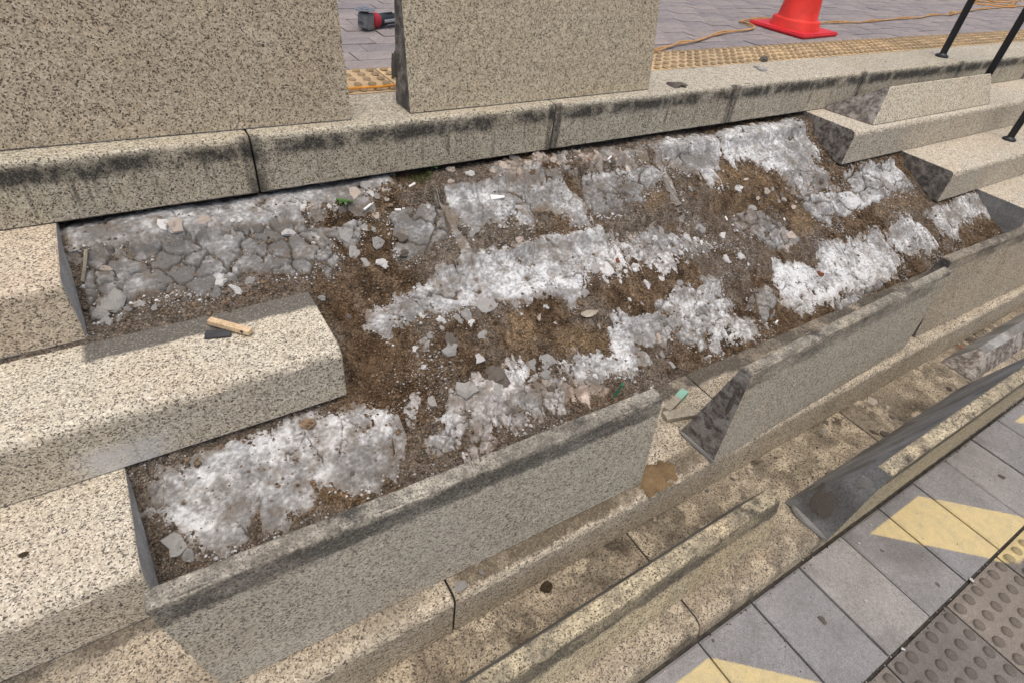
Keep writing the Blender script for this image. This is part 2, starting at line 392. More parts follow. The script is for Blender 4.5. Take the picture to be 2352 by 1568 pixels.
def prism(name, prof, x0, x1, mats, edge_mat, end_mats=(1, 1), rad=None, skew0=None, skew1=None, step=.016, jit=.00025, seed=0):
    """profile in (Y,Z), extruded along X; edge_mat[i] = material of the side from corner i to i+1; skew: dx of an end as f(y,z)"""
    rd = rad or [.005] * len(prof)
    pts, src = round_poly(prof, rd)
    n = len(pts); m = max(2, int((x1 - x0) / step)); rs = np.random.default_rng(seed + 11)
    V = []; Fc = []; FM = []
    xs_ = np.linspace(0, x1 - x0, m + 1)
    CHP = [np.maximum(0, vnoise(xs_ * 38.0 + seed * 3.1, np.full(m + 1, c * 7.7 + seed), 5) - .52) * .014 * (vnoise(xs_ * 9.0 + seed, np.full(m + 1, c * 3.3), 6) + .3) for c in range(len(prof))]
    cy_, cz_ = np.mean([p[0] for p in prof]), np.mean([p[1] for p in prof])
    for k in range(m + 1):
        t = k / m
        for (y, z) in pts:
            x = x0 + (x1 - x0) * t
            if skew0: x += skew0(y, z) * (1 - t)
            if skew1: x += skew1(y, z) * t
            V.append((x, y, z))
        for i in range(n):                       # small chips out of the rounded arrises only
            if src[i] == src[i - 1] and src[i] == src[(i + 1) % n]:
                hh = CHP[src[i]][k]
                a = min(.75 * rd[src[i]] + .0012, hh)
                if a > 0:
                    q = V[k * n + i]; dy, dz = cy_ - q[1], cz_ - q[2]; L_ = math.hypot(dy, dz)
                    V[k * n + i] = (q[0], q[1] + dy / L_ * a, q[2] + dz / L_ * a)
    for k in range(m):
        for i in range(n):
            a = k * n + i; b = k * n + (i + 1) % n
            Fc.append((a, a + n, b + n, b)); FM.append(edge_mat[src[i]] if src[i] == src[(i + 1) % n] else edge_mat[src[i]])
    # bevelled caps: inset ring
    for e, k in ((0, 0), (1, m)):
        c = np.mean([V[k * n + i] for i in range(n)], axis=0)
        base = len(V); sgn = -1 if e == 0 else 1
        for i in range(n):
            p = np.array(V[k * n + i]); d = c - p; L = np.linalg.norm(d) + 1e-9
            q = p + d / L * min(.004, L * .3); q[0] += sgn * .003
            V.append(tuple(q))
        for i in range(n):
            a = k * n + i; b = k * n + (i + 1) % n; a2 = base + i; b2 = base + (i + 1) % n
            Fc.append((a, b, b2, a2) if e == 0 else (b, a, a2, b2)); FM.append(edge_mat[src[i]])
        Fc.append(tuple(base + i for i in range(n))[::(1 if e == 0 else -1)]); FM.append(end_mats[e])
    me = mesh(name, V, Fc, mats, FM)
    bm = bmesh.new(); bm.from_mesh(me); bmesh.ops.recalc_face_normals(bm, faces=bm.faces); bm.to_mesh(me); bm.free()
    return me
def boxmesh(name, sx, sy, sz, mats, bev=.003, seg=2):
    bm = bmesh.new(); bmesh.ops.create_cube(bm, size=1.0)
    for v in bm.verts: v.co = Vector((v.co.x * sx, v.co.y * sy, v.co.z * sz))
    if bev: bmesh.ops.bevel(bm, geom=bm.edges[:], offset=bev, segments=seg, affect='EDGES', profile=.6)
    me = bpy.data.meshes.new(name); bm.to_mesh(me); bm.free(); me.materials.append(mats)
    return me
def tubemesh(name, pts, rad, mat, seg=8, cap=True):
    V = []; Fc = []; pts = [np.array(p, float) for p in pts]; n = len(pts)
    rads = rad if hasattr(rad, '__len__') else [rad] * n
    for i, p in enumerate(pts):
        t = pts[min(i + 1, n - 1)] - pts[max(i - 1, 0)]; t /= np.linalg.norm(t) + 1e-12
        u = np.cross(t, (0, 0, 1.0));
        if np.linalg.norm(u) < 1e-3: u = np.cross(t, (0, 1.0, 0))
        u /= np.linalg.norm(u); v = np.cross(u, t)
        for k in range(seg):
            a = 2 * math.pi * k / seg; V.append(p + rads[i] * (math.cos(a) * u + math.sin(a) * v))
    for i in range(n - 1):
        for k in range(seg):
            a = i * seg + k; b = i * seg + (k + 1) % seg; Fc.append((a, b, b + seg, a + seg))
    if cap: Fc.append(tuple(range(seg))); Fc.append(tuple((n - 1) * seg + k for k in range(seg))[::-1])
    return mesh(name, V, Fc, mat, None, 40)
def lathe(name, prof, mat, seg=32, smooth=35):
    V = []; Fc = []; n = len(prof)
    for k in range(seg):
        a = 2 * math.pi * k / seg
        for (r, z) in prof: V.append((r * math.cos(a), r * math.sin(a), z))
    for k in range(seg):
        for i in range(n - 1):
            a = k * n + i; b = ((k + 1) % seg) * n + i; Fc.append((a, b, b + 1, a + 1))
    Fc.append(tuple(k * n for k in range(seg))[::-1]); Fc.append(tuple(k * n + n - 1 for k in range(seg)))
    return mesh(name, V, Fc, mat, None, smooth)

# ================================================================== THE SETTING
# ---- lower pavement
low = link('lower_pavement', mesh('lower_pavement', [(-40, -40, GZ - .012), (40, -40, GZ - .012), (40, Y5 + .05, GZ - .012), (-40, Y5 + .05, GZ - .012)],
           [(0, 1, 2, 3)], M['joint']))
tag(low, 'dark grit bedding under the grey pavers at the foot of the steps', kind='structure')
PX0, PW, PY0, PD = 0.861, .2085, -1.409, .284
STRIPES = [[(1.577 + 1.007 * k, -1.452), (1.865 + 1.007 * k, -1.452), (2.185 + 1.007 * k, -1.742), (1.897 + 1.007 * k, -1.742)] for k in range(-3, 6)]
def paint_val(x, y):
    m = np.full(x.shape, -1.0)
    for s in STRIPES: m = np.maximum(m, sdist(x, y, s))
    return np.clip(.5 + m / .016, 0, 1)
def slab_grid(name, x0, x1, y0, y1, top, th, mat, res=.012, bev=.004):
    """paver with its own subdivided top carrying a paint mask"""
    nx = max(2, int((x1 - x0) / res)); ny = max(2, int((y1 - y0) / res))
    xs = np.linspace(x0, x1, nx + 1); ys = np.linspace(y0, y1, ny + 1)
    X, Y = np.meshgrid(xs, ys); Z = np.full(X.shape, top)
    e = np.minimum.reduce([X - x0, x1 - X, Y - y0, y1 - Y]); Z = Z - np.where(e < 1e-6, bev, 0)
    V = np.stack([X, Y, Z], -1).reshape(-1, 3).tolist(); W = nx + 1
    Fc = [(j * W + i, j * W + i + 1, (j + 1) * W + i + 1, (j + 1) * W + i) for j in range(ny) for i in range(nx)]
    rim = [i for i in range(W)] + [j * W + nx for j in range(1, ny + 1)] + [ny * W + i for i in range(nx - 1, -1, -1)] + [j * W for j in range(ny - 1, 0, -1)]
    b = len(V)
    for q in rim: V.append((V[q][0], V[q][1], top - th))
    k = len(rim)
    for q in range(k): Fc.append((rim[q], b + q, b + (q + 1) % k, rim[(q + 1) % k]))
    me = mesh(name, V, Fc, mat)
    P = np.array(V); pv = paint_val(P[:, 0], P[:, 1])
    at = me.attributes.new('paint', 'FLOAT', 'POINT'); at.data.foreach_set('value', pv.astype(np.float32))
    return me
pm_plain = boxmesh('paver', PW - .006, PD - .006, .04, M['paver'], .004)
for i in range(-8, 16):
    x0 = PX0 + PW * i; x1 = x0 + PW
    y1 = PY0; y0 = PY0 - PD
    X, Y = np.meshgrid(np.linspace(x0, x1, 12), np.linspace(y0, y1, 12))
    tz = random.uniform(-.0015, .0015)
    if paint_val(X, Y).max() > .3:
        link('paver', slab_grid('paver', x0 + .003, x1 - .003, y0 + .003, y1 - .003, GZ + tz, .03, M['paver_painted'], .006), low)
    else:
        link('paver', pm_plain, low, ((x0 + x1) / 2, (y0 + y1) / 2, GZ - .02 + tz))
# tactile tiles with six by six blunt domes
TX0, TW, TY0 = 1.2515, .3085, -1.696
def dome_tile(name, x0, y1, w, n, pitch, mat, top, r=.0158, h=.0062, off=None, paint=False):
    me = slab_grid(name, x0 + .003, x0 + w - .003, y1 - w + .003, y1 - .003, top, .03, mat, .02 if paint else .2)
    bm = bmesh.new(); bm.from_mesh(me)
    o = off if off is not None else (w - pitch * (n - 1)) / 2
    S = 10
    for a in range(n):
        for b in range(n):
            cx = x0 + o + a * pitch; cy = y1 - o - b * pitch
            prev = None; c0 = None
            for (rr, zz) in ((r, -.0005), (r * .93, h * .5), (r * .74, h * .85), (r * .4, h)):
                ring = [bm.verts.new((cx + rr * math.cos(2 * math.pi * k / S), cy + rr * math.sin(2 * math.pi * k / S), top + zz)) for k in range(S)]
                if prev:
                    for k in range(S): bm.faces.new((prev[k], prev[(k + 1) % S], ring[(k + 1) % S], ring[k])).smooth = True
                prev = ring
            bm.faces.new(prev).smooth = True
    bm.to_mesh(me); bm.free()
    P = np.empty(len(me.vertices) * 3); me.vertices.foreach_get('co', P); zc = P.reshape(-1, 3)[:, 2]
    at = me.attributes.new('dome', 'FLOAT', 'POINT'); at.data.foreach_set('value', (zc > top + .0005).astype(np.float32))
    if paint:
        P = np.empty(len(me.vertices) * 3); me.vertices.foreach_get('co', P); P = P.reshape(-1, 3)
        me.attributes['paint'].data.foreach_set('value', (paint_val(P[:, 0], P[:, 1]) * np.clip((P[:, 1] + 1.80) / .05, 0, 1)).astype(np.float32))
    return me
for j in range(2):
    for i in range(-1, 8):
        x0 = TX0 + TW * i - (.0 if j == 0 else .0)
        link('tactile_paver', dome_tile('tactile_paver', x0, TY0 - j * TW, TW, 6, .0508, M['tactile'], GZ + random.uniform(-.001, .001), off=.0265, paint=True), low)
for i in range(-14, 20):
    link('paver', pm_plain, low, (PX0 + PW * (i + .5), -2.32 - PD / 2 - .004, GZ - .02))

# ---- upper plaza
plaza = link('upper_plaza', mesh('upper_plaza', [(-40, .20, -.05), (40, .20, -.05), (40, 60, -.012), (-40, 60, -.012)], [(0, 1, 2, 3)], M['joint']))
plaza.data.vertices[0].co.z = plaza.data.vertices[1].co.z = -.012
tag(plaza, 'dark bedding under the brick paving of the upper landing', kind='structure')
ty = .262; tw = .255
for i in range(-3, 36):
    me = dome_tile('tactile_tile', 0, 0, tw, 5, .0505, M['tactile_y'], 0, r=.0145, h=.006, off=.0265) if i == -3 else me
    link('tactile_tile', me, plaza, (.045 + tw * i, ty + tw, .002 + random.uniform(-.0012, .0012)))
BL, BW = .205, .104
bmv = [boxmesh('paving_brick', BL - .004, BW - .004, .04, M['brick'], .003) for _ in range(1)]
cand = []
for j in range(0, 46):
    for i in range(-8, 62):
        x = BL * i + ((j * .37) % 1.0) * BL + rng.normal(0, .002); y = ty + tw + .004 + BW * (j + .5)
        d = np.array([x, y, 0]) - CAM; z = d @ FW
        u = 1176 + F_PX * (d @ RT) / z; v = 784 - F_PX * (d @ UP) / z
        hid = (u < 775 and v > -400) or (940 < u < 1470)
        vis = z > 0 and -60 < u < 2420 and -10 < v < 300 and not hid
        cand.append((0 if vis else 1, z, x, y))
cand.sort()
nv = [c for c in cand if c[0] == 0]
SELB = nv[:300]
bv = []; bf = []
for q, (h, z, x, y) in enumerate(cand):
    rot = random.uniform(-.006, .006); dz = random.uniform(-.0022, .0022)
    if h == 0 and q < 300:
        o = link('paving_brick', bmv[0], plaza, (x, y, -.02 + dz)); o.rotation_euler = (random.uniform(-.01, .01), random.uniform(-.006, .006), rot)
    else:
        b = len(bv); a, c = BL / 2 - .002, BW / 2 - .002
        for zz, ins in ((-.03, 0), (-.003 + dz, 0), (dz, .003)):
            bv += [(x - a + ins, y - c + ins, zz), (x + a - ins, y - c + ins, zz), (x + a - ins, y + c - ins, zz), (x - a + ins, y + c - ins, zz)]
        for lv in (0, 4):
            for k in range(4): bf.append((b + lv + k, b + lv + (k + 1) % 4, b + lv + 4 + (k + 1) % 4, b + lv + 4 + k))
        bf.append((b + 8, b + 9, b + 10, b + 11))
tag(link('paving_bricks', mesh('paving_bricks', bv, bf, M['brick']), plaza), 'rest of the mauve brick paving', kind='stuff')
bx1 = 62 * BL
fv = link('far_paving', mesh('far_paving', [(-40, ty + tw + BW * 46, -.001), (40, ty + tw + BW * 46, -.001), (40, 60, -.001), (-40, 60, -.001)], [(0, 1, 2, 3)], M['brick']), plaza)
tag(fv, kind='stuff')

# ---- staircase of wedge blocks
stairs = empty('granite_staircase', (0, 0, GZ))
tag(stairs, 'broad speckled beige granite steps with three courses partly taken out', 'stairs')
def blk(me, x, y, z): return link('step_block', me, stairs, (x, y, z - GZ))
def wedge_prof(dep, rise=R_, lip=.032, base=.03):
    return [(0, 0), (0, -rise), (base, -rise), (dep, -lip), (dep, 0)]
NOSE = [.024, .004, .004, .004, .004]
EM = [0, 1, 1, 1, 0]                           # riser, underside, back, lip, tread
GAP = .011
# step 0: squared blocks of the landing edge
j0 = [-1.75, -.74, .261, 1.265, 2.205, 3.170, 4.180, 5.19, 6.2, 7.2]
for a, b in zip(j0[:-1], j0[1:]):
    L = b - a - GAP
    mat = M['granite_top'] if abs(L - 1) < 0 else granite('granite_top_edge', tone=random.choice([(.93, .93, .90), (.9, .89, .84), (.96, .95, .92)]), dirt=.06,
        stains=[dict(box=[('z', -.058, -.016, .010), ('y', -.05, .012, .003)], st=(.55, 1, .5), f=13, th=random.uniform(.43, .48), ts=.07, k=.93, wob=.035, wf=30),
                dict(box=[('z', -.125, -.025, .03), ('y', -.05, .012, .003)], st=(3.5, 1, .18), f=18, th=.60, ts=.06, k=.65, wob=.05)] + end_stain(L))
    me = prism('step_block', [(0, 0), (0, -R_), (.25, -R_), (.258, 0)], -L / 2, L / 2, [mat, M['end']], [0, 1, 1, 0], rad=[.014, .004, .004, .004], seed=int(a * 10) + 99)
    blk(me, (a + b) / 2, 0, 0)
def course(i, spans, mat, dep, ends, seed=0, y=None, prof=None):
    for k, (a, b) in enumerate(spans):
        L = b - a - GAP
        me = prism('step_block', prof or wedge_prof(dep), -L / 2, L / 2, [mat, M['back'], ends[0], ends[1]], EM, end_mats=(2, 3), rad=NOSE, seed=seed + k)
        blk(me, (a + b) / 2, NY(i) if y is None else y, NZ(i))
# left remainder
course(1, [(-1.21, -.213)], M['granite_left'], .315, (M['end'], M['end_pale']), 3)
course(2, [(-.72, .289)], M['granite_left2'], .263, (M['end'], M['end_pale']), 4)
course(2, [(-1.72, -.72)], M['granite_left2'], .263, (M['end'], M['end']), 5)
course(3, [(-1.21, -.212)], M['granite_left_grey'], .315, (M['end'], M['end_pale']), 6)
# right remainder
course(1, [(2.792, 3.740), (3.740, 4.73), (4.73, 5.74), (5.74, 6.74)], M['granite_left_grey'], .315, (M['end_dark'], M['end']), 7)
course(2, [(3.340, 4.282), (4.282, 5.29), (5.29, 6.29)], M['granite_left_grey'], .315, (M['end'], M['end']), 8)
course(3, [(3.780, 4.79), (4.79, 5.8)], M['granite_left_grey'], .315, (M['back'], M['end']), 9)
# whole courses at the foot
M['granite_4b'] = granite('granite_fourth_soiled', tone=(.98, .93, .86), dirt=.22, stains=[
    dict(box=[('y', .245, .40, .008)], f=6, th=.40, ts=.1, k=.92, c=(.07, .062, .052), wob=.05),
    dict(box=[('y', .010, .07, .006), ('x', -.50, .30, .02), ('z', -.006, .02, .002)], f=9, th=.36, ts=.14, k=.9, c=(.105, .082, .055), wob=.025, wf=40),
    dict(box=[('y', .06, .40, .03), ('z', -.004, .02, .002)], f=4, th=.52, ts=.14, k=.55, c=(.10, .08, .06), wob=.05)])
course(4, [(.323, 1.353)], M['granite_4b'], .304, (M['end'], M['end']), 15)
course(4, [(-1.72, -.70), (-.70, .323), (1.353, 2.37), (2.37, 3.39), (3.39, 4.4), (4.4, 5.4)], M['granite_4'], .304, (M['end'], M['end']), 10)
course(5, [(-1.2, -.15), (-.15, .874), (.874, 1.912), (1.912, 2.952), (2.952, 3.96), (3.96, 4.97)], M['granite_5'], .325, (M['end'], M['end']), 20, y=Y5,
       prof=[(0, 0), (-.013, -.075), (.25, -.075), (.325, -.032), (.325, 0)])

# ---- the exposed bed: soil slope with mortar left on it
PYP = [-1.0, -.90, -.80, -.580, -.556, -.54, -.312, -.288, -.27, -.088, -.064, 0., .13]
PZP = [-.74, -.69, -.646, -.526, -.496, -.487, -.376, -.341, -.332, -.241, -.200, -.184, -.178]
BX0, BX1, BY0, BY1, BRES = -.75, 4.6, -.93, .10, .004
bx = np.arange(BX0, BX1, BRES); by = np.arange(BY0, BY1, BRES)
BXX, BYY = np.meshgrid(bx, by)
wobl = (fbm(BXX, BYY, 6, 3, 3) - .5) * .03
SZ = np.interp(BYY + wobl, PYP, PZP)
SZ += (fbm(BXX, BYY, 5, 3, 21) - .5) * .022 + (fbm(BXX, BYY, 28, 3, 22) - .5) * .011
lum = fbm(BXX, BYY, 70, 3, 23, .6); SZ += (lum - .5) * .012
cl1, _e, _i = voro(BXX, BYY, 48, 24); SZ += (.45 - cl1) * .011 * sstep(.45, .62, fbm(BXX, BYY, 8, 2, 25)) * (.3 + _i)
SZ += np.where(BXX < .30, sstep(-.20, -.285, BYY) * sstep(-.36, -.30, BYY) * .022, 0)
def trench(x0, y0, x1, y1, w, d):
    global SZ
    ex, ey = x1 - x0, y1 - y0; t = np.clip(((BXX - x0) * ex + (BYY - y0) * ey) / (ex * ex + ey * ey), 0, 1)
    dd = np.hypot(BXX - x0 - t * ex, BYY - y0 - t * ey) + (fbm(BXX, BYY, 25, 2, 31) - .5) * .02
    SZ -= d * sstep(w, 0, dd)
trench(.767, -.071, .80, -.304, .022, .03); trench(1.771, -.0, 1.72, -.304, .03, .026)
trench(-.2, -.075, 1.75, -.072, .010, .007); trench(.35, -.72, .55, -.46, .05, .012)
trench(2.05, -.56, 2.06, -.72, .03, .012); trench(2.56, -.565, 2.70, -.72, .018, .012)
SOILZ = SZ.copy()
SMOZ = np.interp(BYY + wobl, PYP, PZP) + (fbm(BXX, BYY, 5, 3, 21) - .5) * .022 + (fbm(BXX, BYY, 28, 3, 22) - .5) * .004
SMOZ = SMOZ + .0015
HZ = SZ.copy()                                  # height with the mortar on it
def hz(x, y, A=None):
    A = HZ if A is None else A
    fx = np.clip((np.asarray(x) - BX0) / BRES, 0, len(bx) - 1.001); fy = np.clip((np.asarray(y) - BY0) / BRES, 0, len(by) - 1.001)
    i = fx.astype(int); j = fy.astype(int); u = fx - i; v = fy - j
    return (A[j, i] * (1 - u) + A[j, i + 1] * u) * (1 - v) + (A[j + 1, i] * (1 - u) + A[j + 1, i + 1] * u) * v
def poly_bed(segs):
    return [tuple(on_bed(c, x, y)[:2]) for c, pts in segs for (x, y) in pts]
# soil colour
n1 = fbm(BXX, BYY, 4, 4, 41); n2 = fbm(BXX, BYY, 22, 4, 42); n3 = fbm(BXX, BYY, 9, 4, 43)
dark = np.array([.098, .066, .040]); mid = np.array([.222, .155, .095]); grey = np.array([.215, .178, .140]); och = np.array([.33, .228, .128])
def lerp(a, b, t): return a * (1 - t[..., None]) + b * t[..., None]
SCOL = lerp(dark, mid, sstep(.38, .62, n2 * .6 + fbm(BXX, BYY, 60, 3, 47, .6) * .4))
SCOL = lerp(SCOL, grey, sstep(.46, .66, n1 + sstep(-.32, -.18, BYY) * .10 + sstep(.3, -.1, BXX) * .14 + (n2 - .5) * .35))
for seg, col_, k in [([('G', [(-60, 300), (60, 330), (110, 420), (60, 480), (-40, 450)])], och, .8), ([('G', [(210, 430), (330, 360), (520, 410), (540, 500), (380, 530), (240, 510)])], och, .8),
                     ([('D', [(200, 260), (300, 320), (420, 310), (510, 400), (480, 450), (300, 430), (200, 420)])], och, .6), ([('D', [(590, 600), (680, 550), (740, 620), (720, 690), (620, 700)])], och, .6),
                     ([('C', [(1480, 640), (1700, 640), (1750, 800), (1550, 850)])], och, .5), ([('H', [(740, 150), (900, 80), (1050, 130), (900, 240), (800, 230)])], och, .5),
                     ([('F', [(0, 80), (200, 150), (240, 400), (600, 500), (560, 850), (200, 880), (150, 560), (90, 350)])], np.array([.15, .095, .054]), .75),
                     ([('A', [(360, 1050), (1100, 980), (1600, 1050), (2300, 900), (2300, 1010), (600, 1370)])], np.array([.14, .115, .088]), .8),
                     ([('E', [(1000, 470), (1200, 480), (1344, 520), (1344, 560), (920, 690)])], np.array([.24, .15, .07]), .7)]:
    s = sdist(BXX, BYY, poly_bed(seg)); SCOL = lerp(SCOL, col_, sstep(-.015, .02, s + (n3 - .5) * .06) * k)
def moss_at(c, x, y, r, k):
    p = on_bed(c, x, y); s = r - np.hypot(BXX - p[0], (BYY - p[1]) * 1.3)
    return sstep(-.005, .012, s + (n2 - .5) * .05) * k
for a in (('B', 870, 205, .025, .8), ('B', 1400, 150, .045, .7), ('A', 1750, 120, .03, .5), ('B', 1480, 90, .03, .7)):
    SCOL = lerp(SCOL, np.array([.045, .055, .014]), moss_at(*a))
cl = voro(BXX, BYY, 55, 51)[2]; SCOL *= (.70 + .60 * cl)[..., None] * (.75 + .5 * lum)[..., None]

def set_cols(me, c):
    at = me.attributes.new('Col', 'FLOAT_COLOR', 'POINT')
    a = np.ones((len(c), 4), np.float32); a[:, :3] = c; at.data.foreach_set('color', a.ravel())
def grid_mesh(name, X, Y, Z, C, mat, keep=None):
    ny, nx = X.shape
    idx = np.arange(ny * nx).reshape(ny, nx)
    q = np.stack([idx[:-1, :-1], idx[:-1, 1:], idx[1:, 1:], idx[1:, :-1]], -1).reshape(-1, 4)
    V = np.stack([X, Y, Z], -1).reshape(-1, 3); C = C.reshape(-1, 3)
    if keep is not None:
        kf = keep.reshape(-1)[q].any(1); q = q[kf]
        u, inv = np.unique(q, return_inverse=True); q = inv.reshape(-1, 4); V = V[u]; C = C[u]
    me = bpy.data.meshes.new(name)
    me.vertices.add(len(V)); me.vertices.foreach_set('co', V.astype(np.float32).ravel())
    me.loops.add(q.size); me.loops.foreach_set('vertex_index', q.astype(np.int32).ravel())
    me.polygons.add(len(q)); me.polygons.foreach_set('loop_start', np.arange(0, q.size, 4, dtype=np.int32))
    me.polygons.foreach_set('use_smooth', np.ones(len(q), bool))
    me.update(calc_edges=True); me.validate()
    set_cols(me, C); me.materials.append(mat)
    return me
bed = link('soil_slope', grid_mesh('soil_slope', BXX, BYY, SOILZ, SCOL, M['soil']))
tag(bed, 'bare brown soil slope where granite steps were taken out', kind='structure')

# mortar patches: (outline traced from the photograph, whiteness, pinkness, crack frequency, raggedness)
PATCH = [
 ([('A', [(60, 330), (600, 190), (1000, 120), (1600, 40), (2352, -40), (2352, 300), (1900, 360), (1550, 400), (1150, 480), (700, 530), (520, 590), (380, 600), (180, 600), (140, 480)])], .55, .05, 0, .5),
 ([('B', [(0, 120), (500, 90), (800, 90), (1150, 60), (1180, 200), (960, 260), (900, 420), (700, 400), (500, 470), (200, 520), (0, 540)])], .42, .15, 0, .9),
 ([('A', [(320, 1000), (300, 700), (420, 630), (700, 590), (1300, 490), (1900, 400), (2352, 350)]), ('B', [(300, 600), (560, 640), (850, 560), (830, 700), (770, 790), (600, 740), (550, 830), (640, 920), (540, 1100), (430, 950), (280, 1130), (150, 1070), (60, 1090)]), ('A', [(2050, 800), (1900, 760), (1780, 760), (1750, 840), (1550, 860), (1620, 1080), (1500, 1110), (1300, 960), (1150, 950), (990, 1000), (850, 980), (700, 1040), (450, 980)])], .16, .05, 20, .55),
 ([('A', [(330, 1020), (640, 1060), (650, 1150), (560, 1260), (620, 1330), (450, 1370), (390, 1250)])], .2, .05, 24, .8),
 ([('B', [(1150, 500), (1500, 420), (1640, 480), (1670, 680), (1580, 780), (1500, 840), (1420, 880), (1300, 940), (1200, 900), (1180, 760), (1120, 620)])], .32, .12, 14, .8),
 ([('B', [(1700, 360), (2000, 290), (2300, 230)]), ('C', [(350, 600), (690, 550), (730, 640), (880, 760), (950, 960), (900, 1080), (780, 980), (700, 820), (620, 860), (500, 770), (400, 850), (390, 1010), (290, 1000), (190, 870), (130, 1000), (60, 960), (0, 900)]), ('B', [(2100, 560), (1960, 620), (1880, 640), (1750, 500)])], .42, .02, 0, .7),
 ([('C', [(880, 520), (1300, 450), (1560, 440), (1640, 520), (1440, 650), (1460, 760), (1380, 740), (1250, 850), (1050, 880), (980, 880), (900, 740)])], .42, .05, 15, .8),
 ([('C', [(1620, 200), (2000, 150)]), ('D', [(200, 130), (640, 70), (700, 160), (760, 230), (720, 300), (600, 350), (470, 320), (400, 280), (340, 240), (300, 310), (230, 240), (200, 300), (190, 390), (140, 390), (60, 330)]), ('C', [(1750, 440), (1640, 330)])], .62, .03, 0, .9),
 ([('F', [(245, 290), (250, 220), (400, 150), (560, 40), (760, -60), (1000, -110), (1344, -200), (1500, -220), (1560, -150), (1500, -40), (1440, 20), (1340, 180), (1290, 150), (1200, 110), (1080, 130), (1010, 150), (930, 110), (800, 160), (700, 170), (560, 200), (480, 230), (470, 260), (380, 260), (330, 310)])], .70, .02, 0, .7),
 ([('C', [(1000, 1200), (1300, 1100), (1600, 1020), (1830, 1060), (2000, 1100), (2150, 1190), (2100, 1240), (1840, 1180), (1750, 1350), (1650, 1480), (1500, 1340), (1320, 1250), (1260, 1400), (1130, 1500), (1000, 1420)])], .66, .1, 34, 1.3),
 ([('G', [(460, 340), (530, 320), (640, 310), (720, 280), (870, 200), (960, 180), (1040, 140), (1110, 130), (1190, 260), (1160, 300), (1290, 350), (1280, 420), (1150, 450), (1050, 470), (1100, 500), (1050, 530), (980, 480), (900, 440), (830, 420), (760, 440), (730, 530), (760, 560), (620, 610), (520, 640), (430, 690), (350, 690), (270, 640), (250, 580), (350, 530), (480, 540), (550, 520), (540, 440)])], .74, .03, 30, 1.0),
 ([('V', [(640, 1310), (720, 1280), (790, 1160), (860, 1110), (960, 1050), (1100, 1010), (1180, 950), (1260, 960), (1290, 1050), (1380, 1060), (1540, 1100), (1520, 1210), (1350, 1200), (1280, 1260), (1200, 1330), (1080, 1330), (1080, 1420), (900, 1500), (780, 1500), (650, 1440)])], .55, .2, 26, 1.1),
 ([('V', [(1380, 1040), (1600, 1030), (1830, 1070), (1740, 1120), (1640, 1140), (1500, 1110)])], .6, .8, 30, .9),
 ([('E', [(215, 500), (250, 450), (500, 350), (640, 280), (900, 170), (1200, 100), (1450, 90), (1480, 200), (1440, 300), (1400, 470), (1250, 500), (1180, 450), (1000, 460), (1020, 620), (970, 560), (900, 700), (780, 720), (740, 580), (720, 690), (680, 780), (480, 850), (420, 860), (370, 740), (300, 690), (200, 640), (150, 620)])], .62, .06, 0, .55),
 ([('E', [(120, 480), (220, 440), (240, 520), (190, 640), (140, 600)])], .1, .15, 18, .8),
 ([('D', [(900, 360), (1170, 300), (1230, 370), (1280, 440), (1200, 460), (1090, 500), (1000, 540), (900, 580), (830, 590), (820, 640), (780, 630), (700, 560), (610, 490), (700, 470), (860, 460), (960, 440)])], .72, .03, 12, .9),
 ([('D', [(280, 600), (390, 570), (460, 590), (530, 650), (570, 680), (640, 740), (580, 790), (500, 770), (420, 690), (330, 670)])], .45, .35, 18, 1.0),
 ([('H', [(215, 480), (380, 480), (480, 520), (470, 390), (540, 370), (680, 350), (720, 320), (780, 290), (820, 360), (900, 450), (890, 530), (760, 590), (650, 630), (600, 600), (560, 660), (340, 740), (290, 690), (230, 580)])], .92, 0, 0, .5),
 ([('H', [(850, 320), (920, 240), (1010, 230), (1080, 300), (1110, 350), (1070, 400), (980, 430), (910, 420), (850, 370)])], .85, 0, 32, .9),
 ([('H', [(1050, 200), (1140, 170), (1250, 130), (1380, 90), (1390, 200), (1230, 250), (1230, 330), (1180, 330), (1100, 240)])], .62, .05, 0, .8),
 ([('H', [(120, 620), (200, 600), (260, 650), (230, 700), (190, 790), (120, 780), (60, 720)])], .3, .3, 18, .9),
 ([('H', [(560, 690), (640, 640), (760, 600), (800, 600), (700, 680), (580, 740)])], .3, .2, 22, 1.0),
 ([('D', [(560, 340), (720, 300), (800, 340), (860, 420), (700, 440), (600, 420)])], .2, .15, 26, 1.4),
 ([('C', [(60, 380), (500, 330), (900, 300), (1450, 280), (1500, 370), (1000, 430), (500, 500), (60, 580)])], .3, .5, 30, 1.3),
]
PR = .0026
